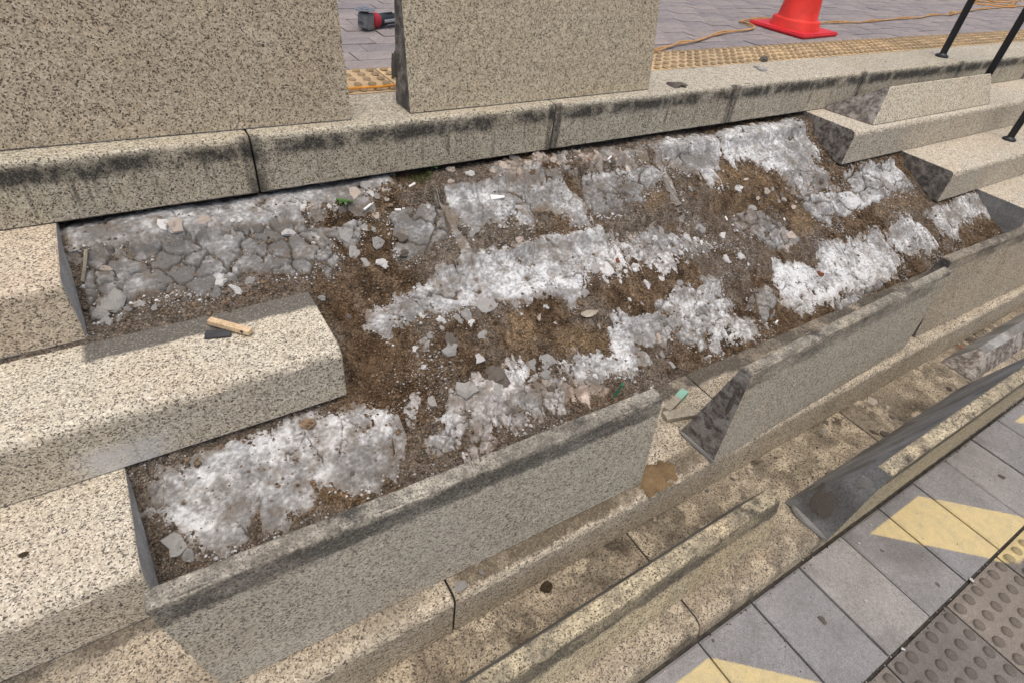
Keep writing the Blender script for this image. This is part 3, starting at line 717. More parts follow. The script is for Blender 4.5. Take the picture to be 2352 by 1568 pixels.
for k, (seg, wht, pink, crk, rag) in enumerate(PATCH):
    poly = poly_bed(seg); P = np.array(poly)
    x0, y0 = P.min(0) - .03; x1, y1 = P.max(0) + .03; y1 = min(y1, .08)
    X, Y = np.meshgrid(np.arange(x0, x1, PR), np.arange(y0, y1, PR))
    s = sdist(X, Y, poly)
    if 0 < crk <= 24: rag = rag * .55
    e = s + .005 + (fbm(X, Y, 14, 3, 60 + k) - .5) * .040 * rag + (fbm(X, Y * .28, 48, 4, 90 + k, .6) - .5) * .062 * rag
    hole = fbm(X, Y, 24, 3, 130 + k, .6)
    plate = 0 < crk <= 24
    e = np.minimum(e, ((.82 if plate else .80) - .05 * rag - hole) * .16)
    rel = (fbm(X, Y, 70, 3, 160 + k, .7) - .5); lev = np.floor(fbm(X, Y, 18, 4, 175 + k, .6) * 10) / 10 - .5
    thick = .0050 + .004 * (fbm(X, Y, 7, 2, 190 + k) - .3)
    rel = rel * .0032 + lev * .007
    so_ = hz(X, Y, SOILZ); sm_ = hz(X, Y, SMOZ)
    if plate: Z = sm_ + .0015 + thick * sstep(-.001, .004, e) + rel - .014 * sstep(.0005, -.006, e)
    else: Z = sm_ + .0060 * np.clip(e / .018, -2.2, 1) + rel * sstep(-.004, .012, e) + .0012
    top = np.zeros(X.shape)
    cid = .5
    if crk:
        f1, ed, cid = voro(X + (fbm(X, Y, 30, 3, 7) - .5) * .045, Y * 1.35 + (fbm(X, Y, 30, 3, 8) - .5) * .045, crk * .8, 220 + k)
        cw = sstep(.11, .04, ed) * (sstep(.38, .50, fbm(X, Y, 11, 2, 250 + k) + .06) if plate else .55 * sstep(.46, .58, fbm(X, Y, 14, 2, 250 + k)))
        top += (cid - .5) * (.005 if plate else .003) - cw * .013
        fl = (cid < .10 * rag) & (e < .03)
        top -= fl * .010
    else:
        _f, ed, _c = voro(X + (fbm(X, Y, 22, 3, 7) - .5) * .06, Y + (fbm(X, Y, 22, 3, 8) - .5) * .06, 8, 220 + k)
        cw = sstep(.032, .008, ed) * sstep(.48, .56, fbm(X, Y, 7, 2, 250 + k)) * .9
        top -= cw * .006
    Z = Z + top
    keep = Z > so_ - .005
    Yq = Y + Z * 1.2
    st_ = fbm(X, Yq * .5, 42, 4, 280 + k); bl = fbm(X, Yq, 8, 4, 310 + k); fine = fbm(X, Yq, 120, 2, 340 + k)
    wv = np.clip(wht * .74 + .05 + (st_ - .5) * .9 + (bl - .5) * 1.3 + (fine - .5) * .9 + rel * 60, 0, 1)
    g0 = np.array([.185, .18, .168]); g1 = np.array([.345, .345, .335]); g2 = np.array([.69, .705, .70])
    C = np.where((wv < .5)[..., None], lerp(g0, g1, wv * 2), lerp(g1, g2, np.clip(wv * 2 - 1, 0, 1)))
    pk = sstep(.3, .7, fbm(X, Y, 12, 3, 370 + k)) * pink
    C = lerp(C, C * np.array([1.08, .88, .74]), np.clip(pk * 1.6, 0, 1))
    dirt = sstep(.50, .74, fbm(X, Yq, 18, 5, 400 + k, .65)) * .6 + sstep(.010, -.006, e) * .45
    C = lerp(C, np.array([.185, .148, .108]), np.clip(dirt * (1.2 - wht * .45), 0, .9))
    C = lerp(C, np.array([.04, .03, .022]), cw * .9)
    if crk: C = C * (.92 + .16 * cid)[..., None] * (.84 if plate else 1.0)
    link('mortar_patch', grid_mesh('mortar_patch', X, Y, Z, C, M['mortar'], keep), bed)
    # keep the combined height for whatever lies on it
    i0 = max(0, int((x0 - BX0) / BRES)); i1 = min(len(bx), int((x1 - BX0) / BRES)); j0_ = max(0, int((y0 - BY0) / BRES)); j1_ = min(len(by), int((y1 - BY0) / BRES))
    if i1 > i0 and j1_ > j0_:
        sx = np.clip(((bx[i0:i1] - x0) / PR).astype(int), 0, X.shape[1] - 1); sy = np.clip(((by[j0_:j1_] - y0) / PR).astype(int), 0, X.shape[0] - 1)
        sub = Z[np.ix_(sy, sx)]; HZ[j0_:j1_, i0:i1] = np.maximum(HZ[j0_:j1_, i0:i1], sub)

# ================================================================== LOOSE GRANITE BLOCKS
def flake_mesh(name, mat, seed, th=.28, n=10, rough=.3):
    r_ = np.random.default_rng(seed); V = []; Fc = []
    ang = np.linspace(0, 2 * math.pi, n, endpoint=False) + r_.uniform(-.22, .22, n)
    p1, p2 = r_.uniform(0, 6.28, 2)
    rad = .46 * (1 + rough * .6 * np.sin(2 * ang + p1) + rough * .4 * np.sin(3 * ang + p2) + r_.uniform(-rough, rough, n) * .6)
    tz = r_.uniform(-.35, .35, 2)
    for (s_, zz) in ((.86, -th / 2), (1.0, -th * .05), (.90, th * .34), (.48, th * .46)):
        for a, q in zip(ang, rad):
            x, y = q * s_ * math.cos(a) + r_.normal(0, .018), q * s_ * math.sin(a) + r_.normal(0, .018)
            V.append((x, y, zz + (tz[0] * x + tz[1] * y) * th + r_.normal(0, th * .13)))
    for l in range(3):
        for k in range(n):
            a = l * n + k; b = l * n + (k + 1) % n; Fc.append((a, b, b + n, a + n))
    V.append((0, 0, th * .5 + r_.normal(0, th * .12))); c = len(V) - 1
    for k in range(n): Fc.append((3 * n + k, 3 * n + (k + 1) % n, c))
    Fc.append(tuple(range(n))[::-1])
    return mesh(name, V, Fc, mat)
def slab(name, label, p0, p1, z, base, H, lean, lip, mats, seed, back_lean=0.0, skew0=None, skew1=None, chip=None, cat='granite block'):
    """wedge standing on its riser face: tread towards -Y; p0,p1 = bottom front corners (X,Y)"""
    p0 = np.array(p0, float); p1 = np.array(p1, float); L = np.linalg.norm(p1 - p0)
    rz = math.atan2(p1[1] - p0[1], p1[0] - p0[0])
    root = empty(name, ((p0[0] + p1[0]) / 2, (p0[1] + p1[1]) / 2, z + .001), rz)
    tag(root, label, cat, 'granite blocks taken out of the steps')
    prof = [(0, 0), (base, 0), (lean + lip, H), (lean, H)]
    me = prism('block_body', prof, -L / 2, L / 2, [mats[0], mats[1], mats[2], mats[3]], [1, 1, 0, 0], end_mats=(2, 3),
               rad=[.003, .003, .004, .005], skew0=skew0, skew1=skew1, seed=seed, jit=.0003)
    link('block_body', me, root)
    return root
MB, ME, MD, MP = M['back'], M['end'], M['end_dark'], M['end_pale']
slab('granite_block', 'dusty speckled granite block on edge with black stain along its top, touching the left steps', (-.138, -1.035), (.909, -1.060), NZ(4), .145, .34, .010, .036, (M['slab_D'], MB, ME, ME), 31,
     skew0=lambda y, z: -.042 * z / .34, skew1=lambda y, z: -.03 * z / .34)
slab('granite_block', 'granite block on edge with dark triangular end beside the green-tipped lath', (1.152, -1.106), (2.245, -1.072), NZ(4), .133, .341, .012, .032, (M['slab_B'], MB, MD, ME), 32)
slab('granite_block', 'pinkish granite block on edge behind the end of the dark-ended block', (2.36, -1.055), (3.43, -1.078), NZ(4), .135, .325, .045, .034, (M['slab_H'], MB, ME, ME), 33)
slab('granite_block', 'low yellowish granite block with pale lip lying on the lowest step beside the grey-ended block', (.12, -1.330), (1.235, -1.314), NZ(5), .122, .155, .031, .041, (M['slab_E'], MB, ME, MP), 34)
slab('granite_block', 'yellow granite block with grey mortared end standing on the edge of the lowest step', (1.385, -1.408), (2.52, -1.406), NZ(5), .152, .335, -.018, .037, (M['slab_F'], MB, MB, ME), 35)
slab('granite_block', 'tall brown-beige granite slab standing alone on the landing, its far end past the frame', (-.47, .072), (.551, .0440), 0, .13, .345, .057, .034, (M['slab_A'], MB, ME, ME), 36)
slab('granite_block', 'pale beige granite slab standing on the landing in front of the grinder', (.742, .044), (1.736, .0480), 0, .109, .345, .056, .045, (M['slab_A2'], MB, ME, ME), 37)
def stuck(root, name, mat, loc, scale, seed, rot=(0, 0, 0)):
    o = link(name, flake_mesh(name, mat, seed, th=.8, n=11, rough=.25), root, loc, rot); o.scale = scale; return o
BLK = {o['label'][:12]: o for o in bpy.data.objects if o.name.startswith('granite_block') and 'label' in o}
def find_block(s_): return next(o for k, o in BLK.items() if o['label'].startswith(s_))
rB = find_block('granite block on edge'); rF = find_block('yellow granite'); rP = find_block('pale beige'); rD = find_block('dusty')
stuck(rB, 'mortar_strip', M['chip_grey'], (-.549, .066, .007), (.018, .135, .016), 901); stuck(rB, 'mortar_lump', M['chip_dark'], (-.546, .03, .22), (.012, .03, .10), 902)
stuck(rF, 'mortar_strip', M['chip_grey'], (-.571, .075, .010), (.020, .15, .022), 903); stuck(rF, 'mortar_lump', M['chip_grey'], (-.569, .022, .26), (.014, .035, .05), 904); stuck(rF, 'mortar_lump', M['chip_dark'], (-.569, .07, .11), (.012, .08, .12), 905)
stuck(rP, 'mortar_lump', M['chip_dark'], (-.498, .104, .115), (.03, .022, .075), 906); stuck(rD, 'mortar_lump', M['chip_dark'], (.505, .03, .02), (.03, .03, .03), 907)
# wedge resting on its sloping back, on the right-hand steps
root = empty('granite_block', (2.967, -.249, NZ(1) + .001)); tag(root, 'clean pale granite wedge lying on the right steps with a dark slanted end', 'granite block', 'granite blocks taken out of the steps')
me = prism('block_body', [(0, 0), (.24, 0), (.246, .022), (.066, .150)], 0, 1.20, [M['slab_J'], MB, MD, ME], [1, 1, 1, 0], end_mats=(2, 3), rad=[.003, .003, .004, .006],
           skew0=lambda y, z: z * .95 - y * .16, skew1=lambda y, z: -z * .3, seed=38)
link('block_body', me, root)
# mortar-caked wedge behind the yellow block
root = empty('granite_block', (2.60, -1.262, NZ(5) + .001)); tag(root, 'granite block caked in dark rough mortar lying behind the yellow block', 'granite block', 'granite blocks taken out of the steps')
me = prism('block_body', [(0, 0), (.135, 0), (.075, .085), (.035, .085)], 0, 1.0, [MD, MB, MD, ME], [1, 1, 1, 0], end_mats=(2, 3), rad=[.004] * 4, skew0=lambda y, z: z * 1.2, seed=39)
link('block_body', me, root)

# ================================================================== THINGS ON THE LANDING
# ---- traffic cone
cone = empty('traffic_cone', (3.615, .775, .002), .07); tag(cone, 'bright red plastic traffic cone on a square base', 'traffic cone')
bm = bmesh.new(); bmesh.ops.create_cube(bm, size=1)
for v in bm.verts: v.co = Vector((v.co.x * .385, v.co.y * .385, (v.co.z + .5) * .022))
bmesh.ops.bevel(bm, geom=bm.edges[:], offset=.007, segments=3, affect='EDGES'); me = bpy.data.meshes.new('cone_base'); bm.to_mesh(me); bm.free(); me.materials.append(M['cone_base'])
link('cone_base', me, cone)
link('cone_body', lathe('cone_body', [(.150, .020), (.150, .024), (.142, .034), (.140, .060), (.136, .066), (.120, .070), (.117, .074), (.098, .20), (.07, .40), (.036, .64), (.032, .67), (.024, .68), (.024, .70)], M['cone'], 48, 40), cone)
# ---- extension cord
def smooth_path(pts, n=10):
    pts = [np.array(p, float) for p in pts]; out = []
    for i in range(len(pts) - 1):
        p0 = pts[max(i - 1, 0)]; p1 = pts[i]; p2 = pts[i + 1]; p3 = pts[min(i + 2, len(pts) - 1)]
        for k in range(n):
            t = k / n
            out.append(.5 * ((2 * p1) + (-p0 + p2) * t + (2 * p0 - 5 * p1 + 4 * p2 - p3) * t * t + (-p0 + 3 * p1 - 3 * p2 + p3) * t ** 3))
    out.append(pts[-1]); return out
rs = np.random.default_rng(5)
cp = [(-.3, .275), (.2, .283), (.63, .286), (.784, .292), (1.2, .305), (1.7, .36), (2.05, .46), (2.206, .512), (2.373, .578), (2.568, .617), (2.93, .732), (3.30, .83), (3.37, .985), (3.7, 1.01), (3.98, .90), (4.077, .893),
      (4.35, .875), (4.66, .882), (5.0, .93), (5.38, .949), (5.75, 1.0), (6.15, 1.02), (6.6, 1.12), (7.16, 1.206), (7.6, 1.24), (8.2, 1.30), (8.6, 1.4), (9.2, 1.5)]
path = smooth_path([(x + rs.normal(0, .012), y + rs.normal(0, .008), .0095) for x, y in cp], 8)
cord = empty('extension_cord', (.63, .286, .002)); tag(cord, 'orange extension cord running past the traffic cone across the paving', 'cable')
off = np.array([.63, .286, .002])
half = [p - off for p in path]
cut = next(i for i, p in enumerate(path) if p[0] > 2.1)
link('cable', tubemesh('cable', half[:cut + 1], .0048, M['cable'], 8), cord)
link('cable', tubemesh('cable', half[cut:], .0046, M['cable_dirty'], 8), cord)
tw_ = []
for i, p in enumerate(half[cut + 3:]):
    a = i * .55; tw_.append(p + np.array([math.cos(a) * .006, math.sin(a) * .007, .004 + .004 * math.sin(a)]))
link('cable', tubemesh('cable', tw_, .0042, M['cable_dirty'], 6), cord)
link('knot', lathe('knot', [(.004, -.02), (.014, -.014), (.019, 0), (.014, .014), (.004, .02)], M['cable_dirty'], 12), cord, (6.1 - off[0], 1.02 - off[1], .015))
coil = empty('cable_coil', (7.75, 1.38, .002)); tag(coil, 'loose coil of orange cable lying on the paving beyond the rail posts', 'cable')
for q in range(3):
    pts = []
    for i in range(40):
        a = i / 39 * 2 * math.pi * 1.0; rr = .24 + .05 * math.sin(3 * a + q)
        pts.append((rr * 1.5 * math.cos(a) + q * .1, rr * .5 * math.sin(a) + q * .03, .008 + .012 * q))
    link('cable_loop', tubemesh('cable_loop', pts, .006, M['cable_dirty'] if q else M['cable'], 6), coil)
# ---- angle grinder, lying with its disc up
gr = empty('angle_grinder', (.985, 1.045, .002), math.radians(20)); tag(gr, 'small red and dark grey angle grinder lying on the bricks with its disc upward', 'angle grinder')
def bx_(name, sx, sy, sz, m, loc, bev=.006, rot=(0, 0, 0), parent=gr):
    return link(name, boxmesh(name, sx, sy, sz, m, bev, 3), parent, loc, rot)
hd = bx_('gear_head', .056, .050, .060, M['grind_grey'], (0, 0, .036), .011, (0, math.radians(6), 0))
bx_('gear_head_base', .040, .046, .022, M['grind_grey'], (.008, 0, .012), .006)
for yy in (-.012, 0, .012): bx_('vent_slot', .004, .006, .014, M['grind_black'], (-.0282, yy, .028), .001)
bx_('spindle', .026, .026, .010, M['grind_black'], (-.004, 0, .0695), .004)
dsc = link('cutting_disc', lathe('cutting_disc', [(.004, -.0012), (.0425, -.0012), (.0425, .0012), (.004, .0012)], M['disc'], 36), gr, (-.004, 0, .0785))
link('flange_nut', lathe('flange_nut', [(.002, 0), (.016, 0), (.016, .004), (.009, .006), (.009, .010), (.003, .010)], M['steel'], 16), gr, (-.004, 0, .0795))
def hbody(name, xs, rs_, m, z0=.032):
    link(name, tubemesh(name, [(x, 0, z0) for x in xs], rs_, m, 16), gr)
hbody('motor_housing', [.026, .030, .050, .062, .066], [.026, .031, .0305, .029, .026], M['grind_red'])
hbody('handle_body', [.064, .068, .095, .12, .19, .21], [.024, .027, .026, .021, .021, .016], M['grind_black'], .030)
bx_('battery_pack', .07, .045, .03, M['grind_grey'], (.225, 0, .03), .006)
bx_('side_bar', .09, .012, .012, M['steel'], (.125, -.026, .03), .004)
bx_('switch_lever', .06, .012, .008, M['grind_black'], (.12, 0, .053), .003)
# ---- handrail posts on the right
rail = empty('handrail', (4.132, .107, 0)); tag(rail, 'black painted steel handrail standing on the right-hand steps', 'handrail')
posts = [(4.132, .107, 0), (4.205, -.145, NZ(1)), (4.266, -.405, NZ(2)), (4.33, -.68, NZ(3))]
tops = []
for (x, y, z) in posts:
    lx, ly, lz = x - 4.132, y - .107, z
    link('post', tubemesh('post', [(lx, ly, lz + .002), (lx - .006, ly, lz + .86)], .0185, M['black_paint'], 16), rail)
    link('flange', lathe('flange', [(.034, .001), (.036, .004), (.034, .010), (.022, .016), (.0195, .020)], M['black_paint'], 20), rail, (lx, ly, lz))
    tops.append((lx - .006, ly, lz + .86))
link('top_rail', tubemesh('top_rail', smooth_path([(tops[0][0] - .05, tops[0][1] + .25, tops[0][2] + .0)] + tops + [(tops[-1][0] + .05, tops[-1][1] - .3, tops[-1][2] - .16)], 6), .021, M['black_paint'], 12), rail)

# ================================================================== SMALL THINGS
CH = {}
for key, mk in dict(g='chip_grey', w='chip_white', p='chip_pink', d='chip_dark', b='chip_brick', t='chip_tan', s='soil_lump').items():
    CH[key] = [flake_mesh('mortar_chip', M[mk], 100 + 13 * q + ord(key), th=[.18, .26, .34, .46][q % 4], n=[9, 11, 8, 10][q % 4], rough=.34) for q in range(8)]
    if key in 'tsb': CH[key] = [flake_mesh('stone', M[mk], 300 + 7 * q, th=.7, n=8, rough=.18) for q in range(3)]
NAMES = dict(g=('mortar_chip', 'grey mortar chip lying loose on the bare slope', 'mortar chip', 'grey mortar chips on the slope'),
             w=('mortar_chip', 'chalky white mortar chip lying loose on the bare slope', 'mortar chip', 'white mortar chips on the slope'),
             p=('mortar_chip', 'pinkish beige mortar chip lying loose on the bare slope', 'mortar chip', 'pinkish mortar chips on the slope'),
             d=('mortar_chip', 'dark dirt-coated mortar chip lying loose on the bare slope', 'mortar chip', 'dark mortar chips on the slope'),
             b=('brick_chip', 'small reddish brick chip lying among mortar rubble', 'brick chip', 'reddish chips on the slope'))
slope_a = math.atan(SLOPE)
CHIPN = 0
def put_chip(key, x, y, size, z=None, label=None, cat=None, group=None, name=None, tilt=None, flat=None):
    global CHIPN
    onslope = z is None
    zz = float(hz(x, y)) if onslope else z
    me = random.choice(CH[key]); nm, lb, ct, gp = NAMES.get(key, NAMES['g'])
    o = link(name or nm, me, None, (x, y, zz + size * .02))
    rz = random.uniform(0, 6.28); tl = random.uniform(-.25, .25) if tilt is None else tilt
    mat = Matrix.Rotation(slope_a if onslope else 0, 3, 'X') @ Matrix.Rotation(tl, 3, 'Y') @ Matrix.Rotation(rz, 3, 'Z')
    o.rotation_euler = mat.to_euler(); fl = flat or random.uniform(.7, 1.05)
    o.scale = (size, size * random.uniform(.75, 1.1), size * fl)
    if not label:
        adj = 'big ' if size > .043 else ('tiny ' if size < .016 else ('small ' if size < .026 else ''))
        onm = float(hz(x, y)) - float(hz(x, y, SOILZ)) > .003
        where = ('in the rubble under the landing edge' if y > -.075 else 'beside the cut end of the left steps' if x < .30 and y > -.32 else
                 'near the dark wedge ends of the right steps' if x > 2.45 and y > -.34 else 'on the crusted mortar' if onm else 'on bare brown soil')
        label = adj + lb.replace('lying loose on the bare slope', 'lying ' + where).replace('lying among mortar rubble', 'lying ' + where); group = label.replace(' chip ', ' chips ')
        label = label.strip()
    else: gp = group
    tag(o, label, cat or ct, group)
    CHIPN += 1
    return o
TR = dict(
 B=[(1020, 770, 5.2, 'g'), (1070, 975, 4.5, 'w'), (790, 850, 4.5, 'g'), (900, 960, 3.5, 'g'), (480, 1300, 2.6, 'g'), (735, 1440, 2, 'd'), (895, 600, 3.4, 'g'), (980, 630, 2, 'g'), (820, 690, 2, 'g'), (995, 480, 3, 'p'), (950, 360, 3, 'w'), (800, 370, 4.6, 'p'), (680, 360, 2, 'g'), (910, 265, 4.5, 'g'), (1500, 450, 1.5, 'w'), (1270, 450, 1.5, 'w'), (2060, 1360, 6.8, 'g'), (1870, 1450, 3.6, 'g'), (1940, 690, 4.4, 'g'), (1780, 1470, 2.5, 'g'), (1630, 1500, 3, 'w'), (1900, 150, 3.6, 'w'), (2120, 135, 3, 'p'), (1720, 80, 3, 'p'), (1720, 235, 2.5, 'p'), (2220, 90, 4, 'p'), (440, 720, 1.6, 'w'), (400, 770, 1.2, 'w'), (160, 680, 3.4, 'w'), (1755, 675, 1.8, 'g'), (1720, 400, 2, 'w'), (1240, 740, 4, 'd'), (1270, 900, 4, 'd'), (720, 700, 5, 'g'), (1950, 880, 3, 'd')],
 C=[(2270, 1330, 4.4, 'w'), (1390, 1415, 4, 'w'), (1590, 1110, 2.6, 'w'), (1650, 1030, 4, 'g'), (1770, 1080, 4, 'g'), (1900, 1100, 4.4, 'w'), (1980, 1110, 2, 'w'), (2030, 1020, 4.5, 'g'), (2110, 600, 3.5, 'g'), (2200, 655, 1.8, 'w'), (1930, 690, 3, 'd'), (1940, 750, 1.5, 'b'), (2240, 1090, 3, 'w'), (1230, 1340, 2.2, 'b'), (1020, 1420, 5, 'g'), (1130, 1430, 6.5, 'w'), (1300, 1190, 2.6, 'w'), (1210, 1220, 2.5, 'w'), (1070, 1230, 2, 'w'), (1250, 1490, 3, 'w'), (1300, 1460, 1.8, 'w'), (530, 940, 3, 'd'), (280, 1170, 3, 'p'), (1350, 1100, 2.5, 'p'), (450, 360, 4, 'p'), (240, 350, 4, 'p'), (120, 490, 3.5, 'p'), (780, 425, 1.6, 'p'), (720, 490, 2.4, 'g'), (1630, 1290, 1.9, 'w'), (1640, 1530, 2.2, 'w'), (1350, 830, 3, 'd'), (700, 880, .9, 'w'), (790, 965, 1, 'w'), (600, 430, 3, 'p'), (870, 390, 2.4, 'p'), (1020, 360, 3, 'p'), (940, 420, 1.6, 'b')],
 F=[(770, 640, 7.4, 'g'), (840, 495, 3.6, 'w'), (690, 390, 5.5, 'd'), (680, 440, 5.5, 'g'), (480, 415, 2.5, 'w'), (570, 345, 2.5, 'g'), (210, 300, 2.4, 'g'), (635, 310, 1.6, 'g'), (795, 285, 3, 'w'), (770, 235, 4.4, 'g'), (635, 260, 3, 'w'), (860, 355, 3.2, 'g'), (580, 700, 3.4, 'g'), (535, 515, 2, 'w'), (1205, 200, 2.2, 'w'), (1255, 290, 1.6, 'w'), (910, 540, 7, 'd'), (970, 580, 5.5, 'd'), (940, 650, 4, 'g'), (1205, 480, 6, 'g'), (1130, 500, 3.6, 'g'), (1205, 550, 4.2, 'g'), (830, 225, 3.2, 'd'), (740, 270, 2.4, 'g'), (520, 235, 2.6, 'w'), (665, 595, 2.6, 'd'), (120, 225, 2, 'd')],
 G=[(785, 425, 4, 'p'), (800, 520, 2.6, 'g'), (855, 580, 3.4, 'g'), (645, 65, 3.6, 'w'), (710, 165, 3.4, 'w'), (785, 130, 2.1, 'w'), (890, 155, 3, 'g'), (620, 240, 2.2, 'w'), (370, 200, 3.6, 'g'), (190, 710, 3, 'd'), (500, 95, 2.5, 'w'), (565, 130, 2.4, 'w'), (740, 710, 1.2, 'w'), (655, 735, 1.8, 'g')],
 D=[(315, 455, 5, 'w'), (360, 395, 2.1, 'w'), (250, 840, 4, 'w'), (330, 825, 4.2, 'w'), (370, 865, 1.8, 'w'), (115, 660, 4.6, 'g'), (470, 470, 4.6, 'p'), (400, 545, 4, 'g'), (620, 545, 3, 'p'), (690, 455, 4, 'g'), (780, 390, 3.6, 'd'), (665, 375, 3, 'g'), (815, 295, 2.8, 'd'), (600, 720, 4.6, 'p'), (630, 735, 3.6, 'g'), (735, 770, 4.4, 'd'), (700, 800, 2.8, 'd'), (860, 720, 2, 'g'), (260, 445, 2, 'g'), (230, 700, 2.8, 'w'), (50, 470, 2.6, 'g'), (560, 480, 2.6, 'd'), (545, 510, 2.2, 'g')],
 H=[(470, 535, 3, 'b'), (975, 345, 1.8, 'd'), (950, 450, 4.4, 'd'), (925, 460, 2.8, 'g'), (180, 820, 3.2, 'g'), (740, 100, 2, 'd'), (800, 340, 3.4, 'g'), (850, 375, 3.4, 'g'), (1200, 400, 2, 'd'), (700, 620, 2.6, 'd'), (800, 570, 2.6, 'g')],
 E=[(290, 820, 5.5, 'g'), (360, 870, 3, 'g'), (1260, 440, 1.4, 'd')],
 A=[(1600, 890, 4, 'w'), (570, 1100, 6, 'g'), (1070, 420, 4, 'w'), (1730, 360, 2, 'w'), (500, 770, 2.6, 'p'), (1800, 350, 2, 'w'), (1200, 430, 4.6, 'p'), (1450, 370, 4, 'p'), (450, 1210, 4.4, 'g'), (520, 1300, 3, 'g'), (1760, 1000, 3.6, 'w'), (1890, 890, 3, 'g'), (1160, 460, 2.4, 'w'), (990, 1170, 2, 'g'), (780, 1090, 2, 'p')])
for c, L in TR.items():
    for (x, y, s, key) in L:
        p = on_bed(c, x, y); put_chip(key, p[0], p[1], s / 100 * 1.02)
# the tan stone gets its own label
p = on_bed('E', 1020, 160); put_chip('t', p[0], p[1], .04, label='tan rounded stone lying on white mortar under the cut step', cat='stone', group=None, name='stone')
# more chips strewn where the photograph has rubble
ZONES = [('C', [(60, 330), (1450, 280), (1500, 380), (60, 560)], 26, 'ppgdg'), ('C', [(1050, 1120), (1900, 1020), (2150, 1200), (1650, 1500), (1050, 1450)], 34, 'wwwgg'),
         ('D', [(540, 320), (800, 300), (920, 420), (640, 520), (380, 520)], 22, 'gdgpd'), ('B', [(0, 420), (900, 330), (1100, 250), (1150, 450), (500, 540)], 18, 'pgwg'),
         ('A', [(380, 1080), (1500, 1100), (700, 1340)], 12, 'ddg'), ('G', [(240, 530), (540, 560), (760, 560), (520, 680), (200, 680)], 14, 'wwp'), ('D', [(900, 320), (1160, 260), (1160, 290), (920, 350)], 8, 'gd')]
for c, q, cnt, keys in ZONES:
    P = [on_bed(c, *v)[:2] for v in q]; n = 0; Pa = np.array(P)
    while n < cnt:
        x, y = rng.uniform(Pa[:, 0].min(), Pa[:, 0].max()), rng.uniform(Pa[:, 1].min(), Pa[:, 1].max())
        if sdist(np.array([x]), np.array([y]), P)[0] < 0: continue
        put_chip(random.choice(keys), x, y, random.uniform(.010, .026)); n += 1
# crumbs too small to count
def crumbs(name, pts, sizes, cols, label, parent=None):
    base = np.array([(1, 0, 0), (0, 1, 0), (-1, 0, 0), (0, -1, 0), (0, 0, .7), (0, 0, -.7)], float)
    tri = np.array([(0, 1, 4), (1, 2, 4), (2, 3, 4), (3, 0, 4), (1, 0, 5), (2, 1, 5), (3, 2, 5), (0, 3, 5)])
    pts = np.asarray(pts, float); n = len(pts); sizes = np.asarray(sizes, float); cols = np.asarray(cols, float)
    q = base[None] * rng.uniform(.55, 1.25, (n, 6, 3)); a = rng.uniform(0, 6.28, n); ca, sa = np.cos(a)[:, None], np.sin(a)[:, None]
    q = np.stack([q[..., 0] * ca - q[..., 1] * sa, q[..., 0] * sa + q[..., 1] * ca, q[..., 2]], -1) * sizes[:, None, None] + pts[:, None]
    V = q.reshape(-1, 3); T3 = (tri[None] + 6 * np.arange(n)[:, None, None]).reshape(-1, 3)
    me = bpy.data.meshes.new(name)
    me.vertices.add(len(V)); me.vertices.foreach_set('co', V.astype(np.float32).ravel())
    me.loops.add(T3.size); me.loops.foreach_set('vertex_index', T3.astype(np.int32).ravel())
    me.polygons.add(len(T3)); me.polygons.foreach_set('loop_start', np.arange(0, T3.size, 3, dtype=np.int32))
    me.update(calc_edges=True); me.materials.append(M['crumb']); set_cols(me, np.repeat(cols, 6, 0))
    o = link(name, me, parent); tag(o, label, None, None, 'stuff'); return o
N = 120000
xs = rng.uniform(-.22, 3.95, N); ys = rng.uniform(-.80, -.01, N)
dens = fbm(xs, ys, 6, 3, 77) + rng.uniform(-.15, .15, N); okm = dens > .40; xs, ys = xs[okm], ys[okm]
onm = (hz(xs, ys) - hz(xs, ys, SOILZ)) > .0025; kp = ~onm | (rng.random(len(xs)) < .10); xs, ys = xs[kp], ys[kp]
zs = hz(xs, ys); sz_ = rng.gamma(1.4, .0009, len(xs)) + .0010
pal = fbm(xs, ys, 9, 2, 79) + rng.uniform(-.3, .3, len(xs))
cols = np.where((pal > .80)[:, None], rng.uniform(.25, .55, (len(xs), 1)) * np.array([1, .97, .92]), np.where((pal > .56)[:, None], rng.uniform(.13, .27, (len(xs), 1)) * np.array([1, .82, .62]), rng.uniform(.08, .25, (len(xs), 1)) * np.array([1, .69, .43])))
o = crumbs('soil_crumbs', np.stack([xs, ys, zs + sz_ * .3], -1), sz_, cols, 'brown and pale crumbs strewn over the bare slope')
tag(o, cat='rubble')
n_ = 2600; xc = rng.uniform(-.2, 3.9, n_ * 4); yc = rng.uniform(-.80, -.02, n_ * 4)
dn = fbm(xc, yc, 5, 3, 177) + rng.uniform(-.12, .12, n_ * 4); k_ = (dn > .52) & ((hz(xc, yc) - hz(xc, yc, SOILZ)) < .002); xc, yc = xc[k_][:n_], yc[k_][:n_]
sc = rng.gamma(2.2, .0013, len(xc)) + .0025
o = crumbs('soil_clods', np.stack([xc, yc, hz(xc, yc) + sc * .1], -1), sc, rng.uniform(.09, .24, (len(xc), 1)) * np.array([1, .72, .48]), 'brown earth clods heaped over the bare slope'); tag(o, cat='soil')
xc = rng.uniform(-.2, 3.9, 60000); yc = rng.uniform(-.80, -.02, 60000); hh = hz(xc, yc) - hz(xc, yc, SOILZ)
nb = np.maximum.reduce([hz(xc + a, yc + b_) - hz(xc + a, yc + b_, SOILZ) for a, b_ in ((.02, 0), (-.02, 0), (0, .03), (0, .015))])
k_ = (hh < .001) & (nb > .003) & (fbm(xc, yc, 7, 3, 178) > .47); xc, yc = xc[k_][:2600], yc[k_][:2600]
sc = rng.gamma(1.6, .0013, len(xc)) + .0016
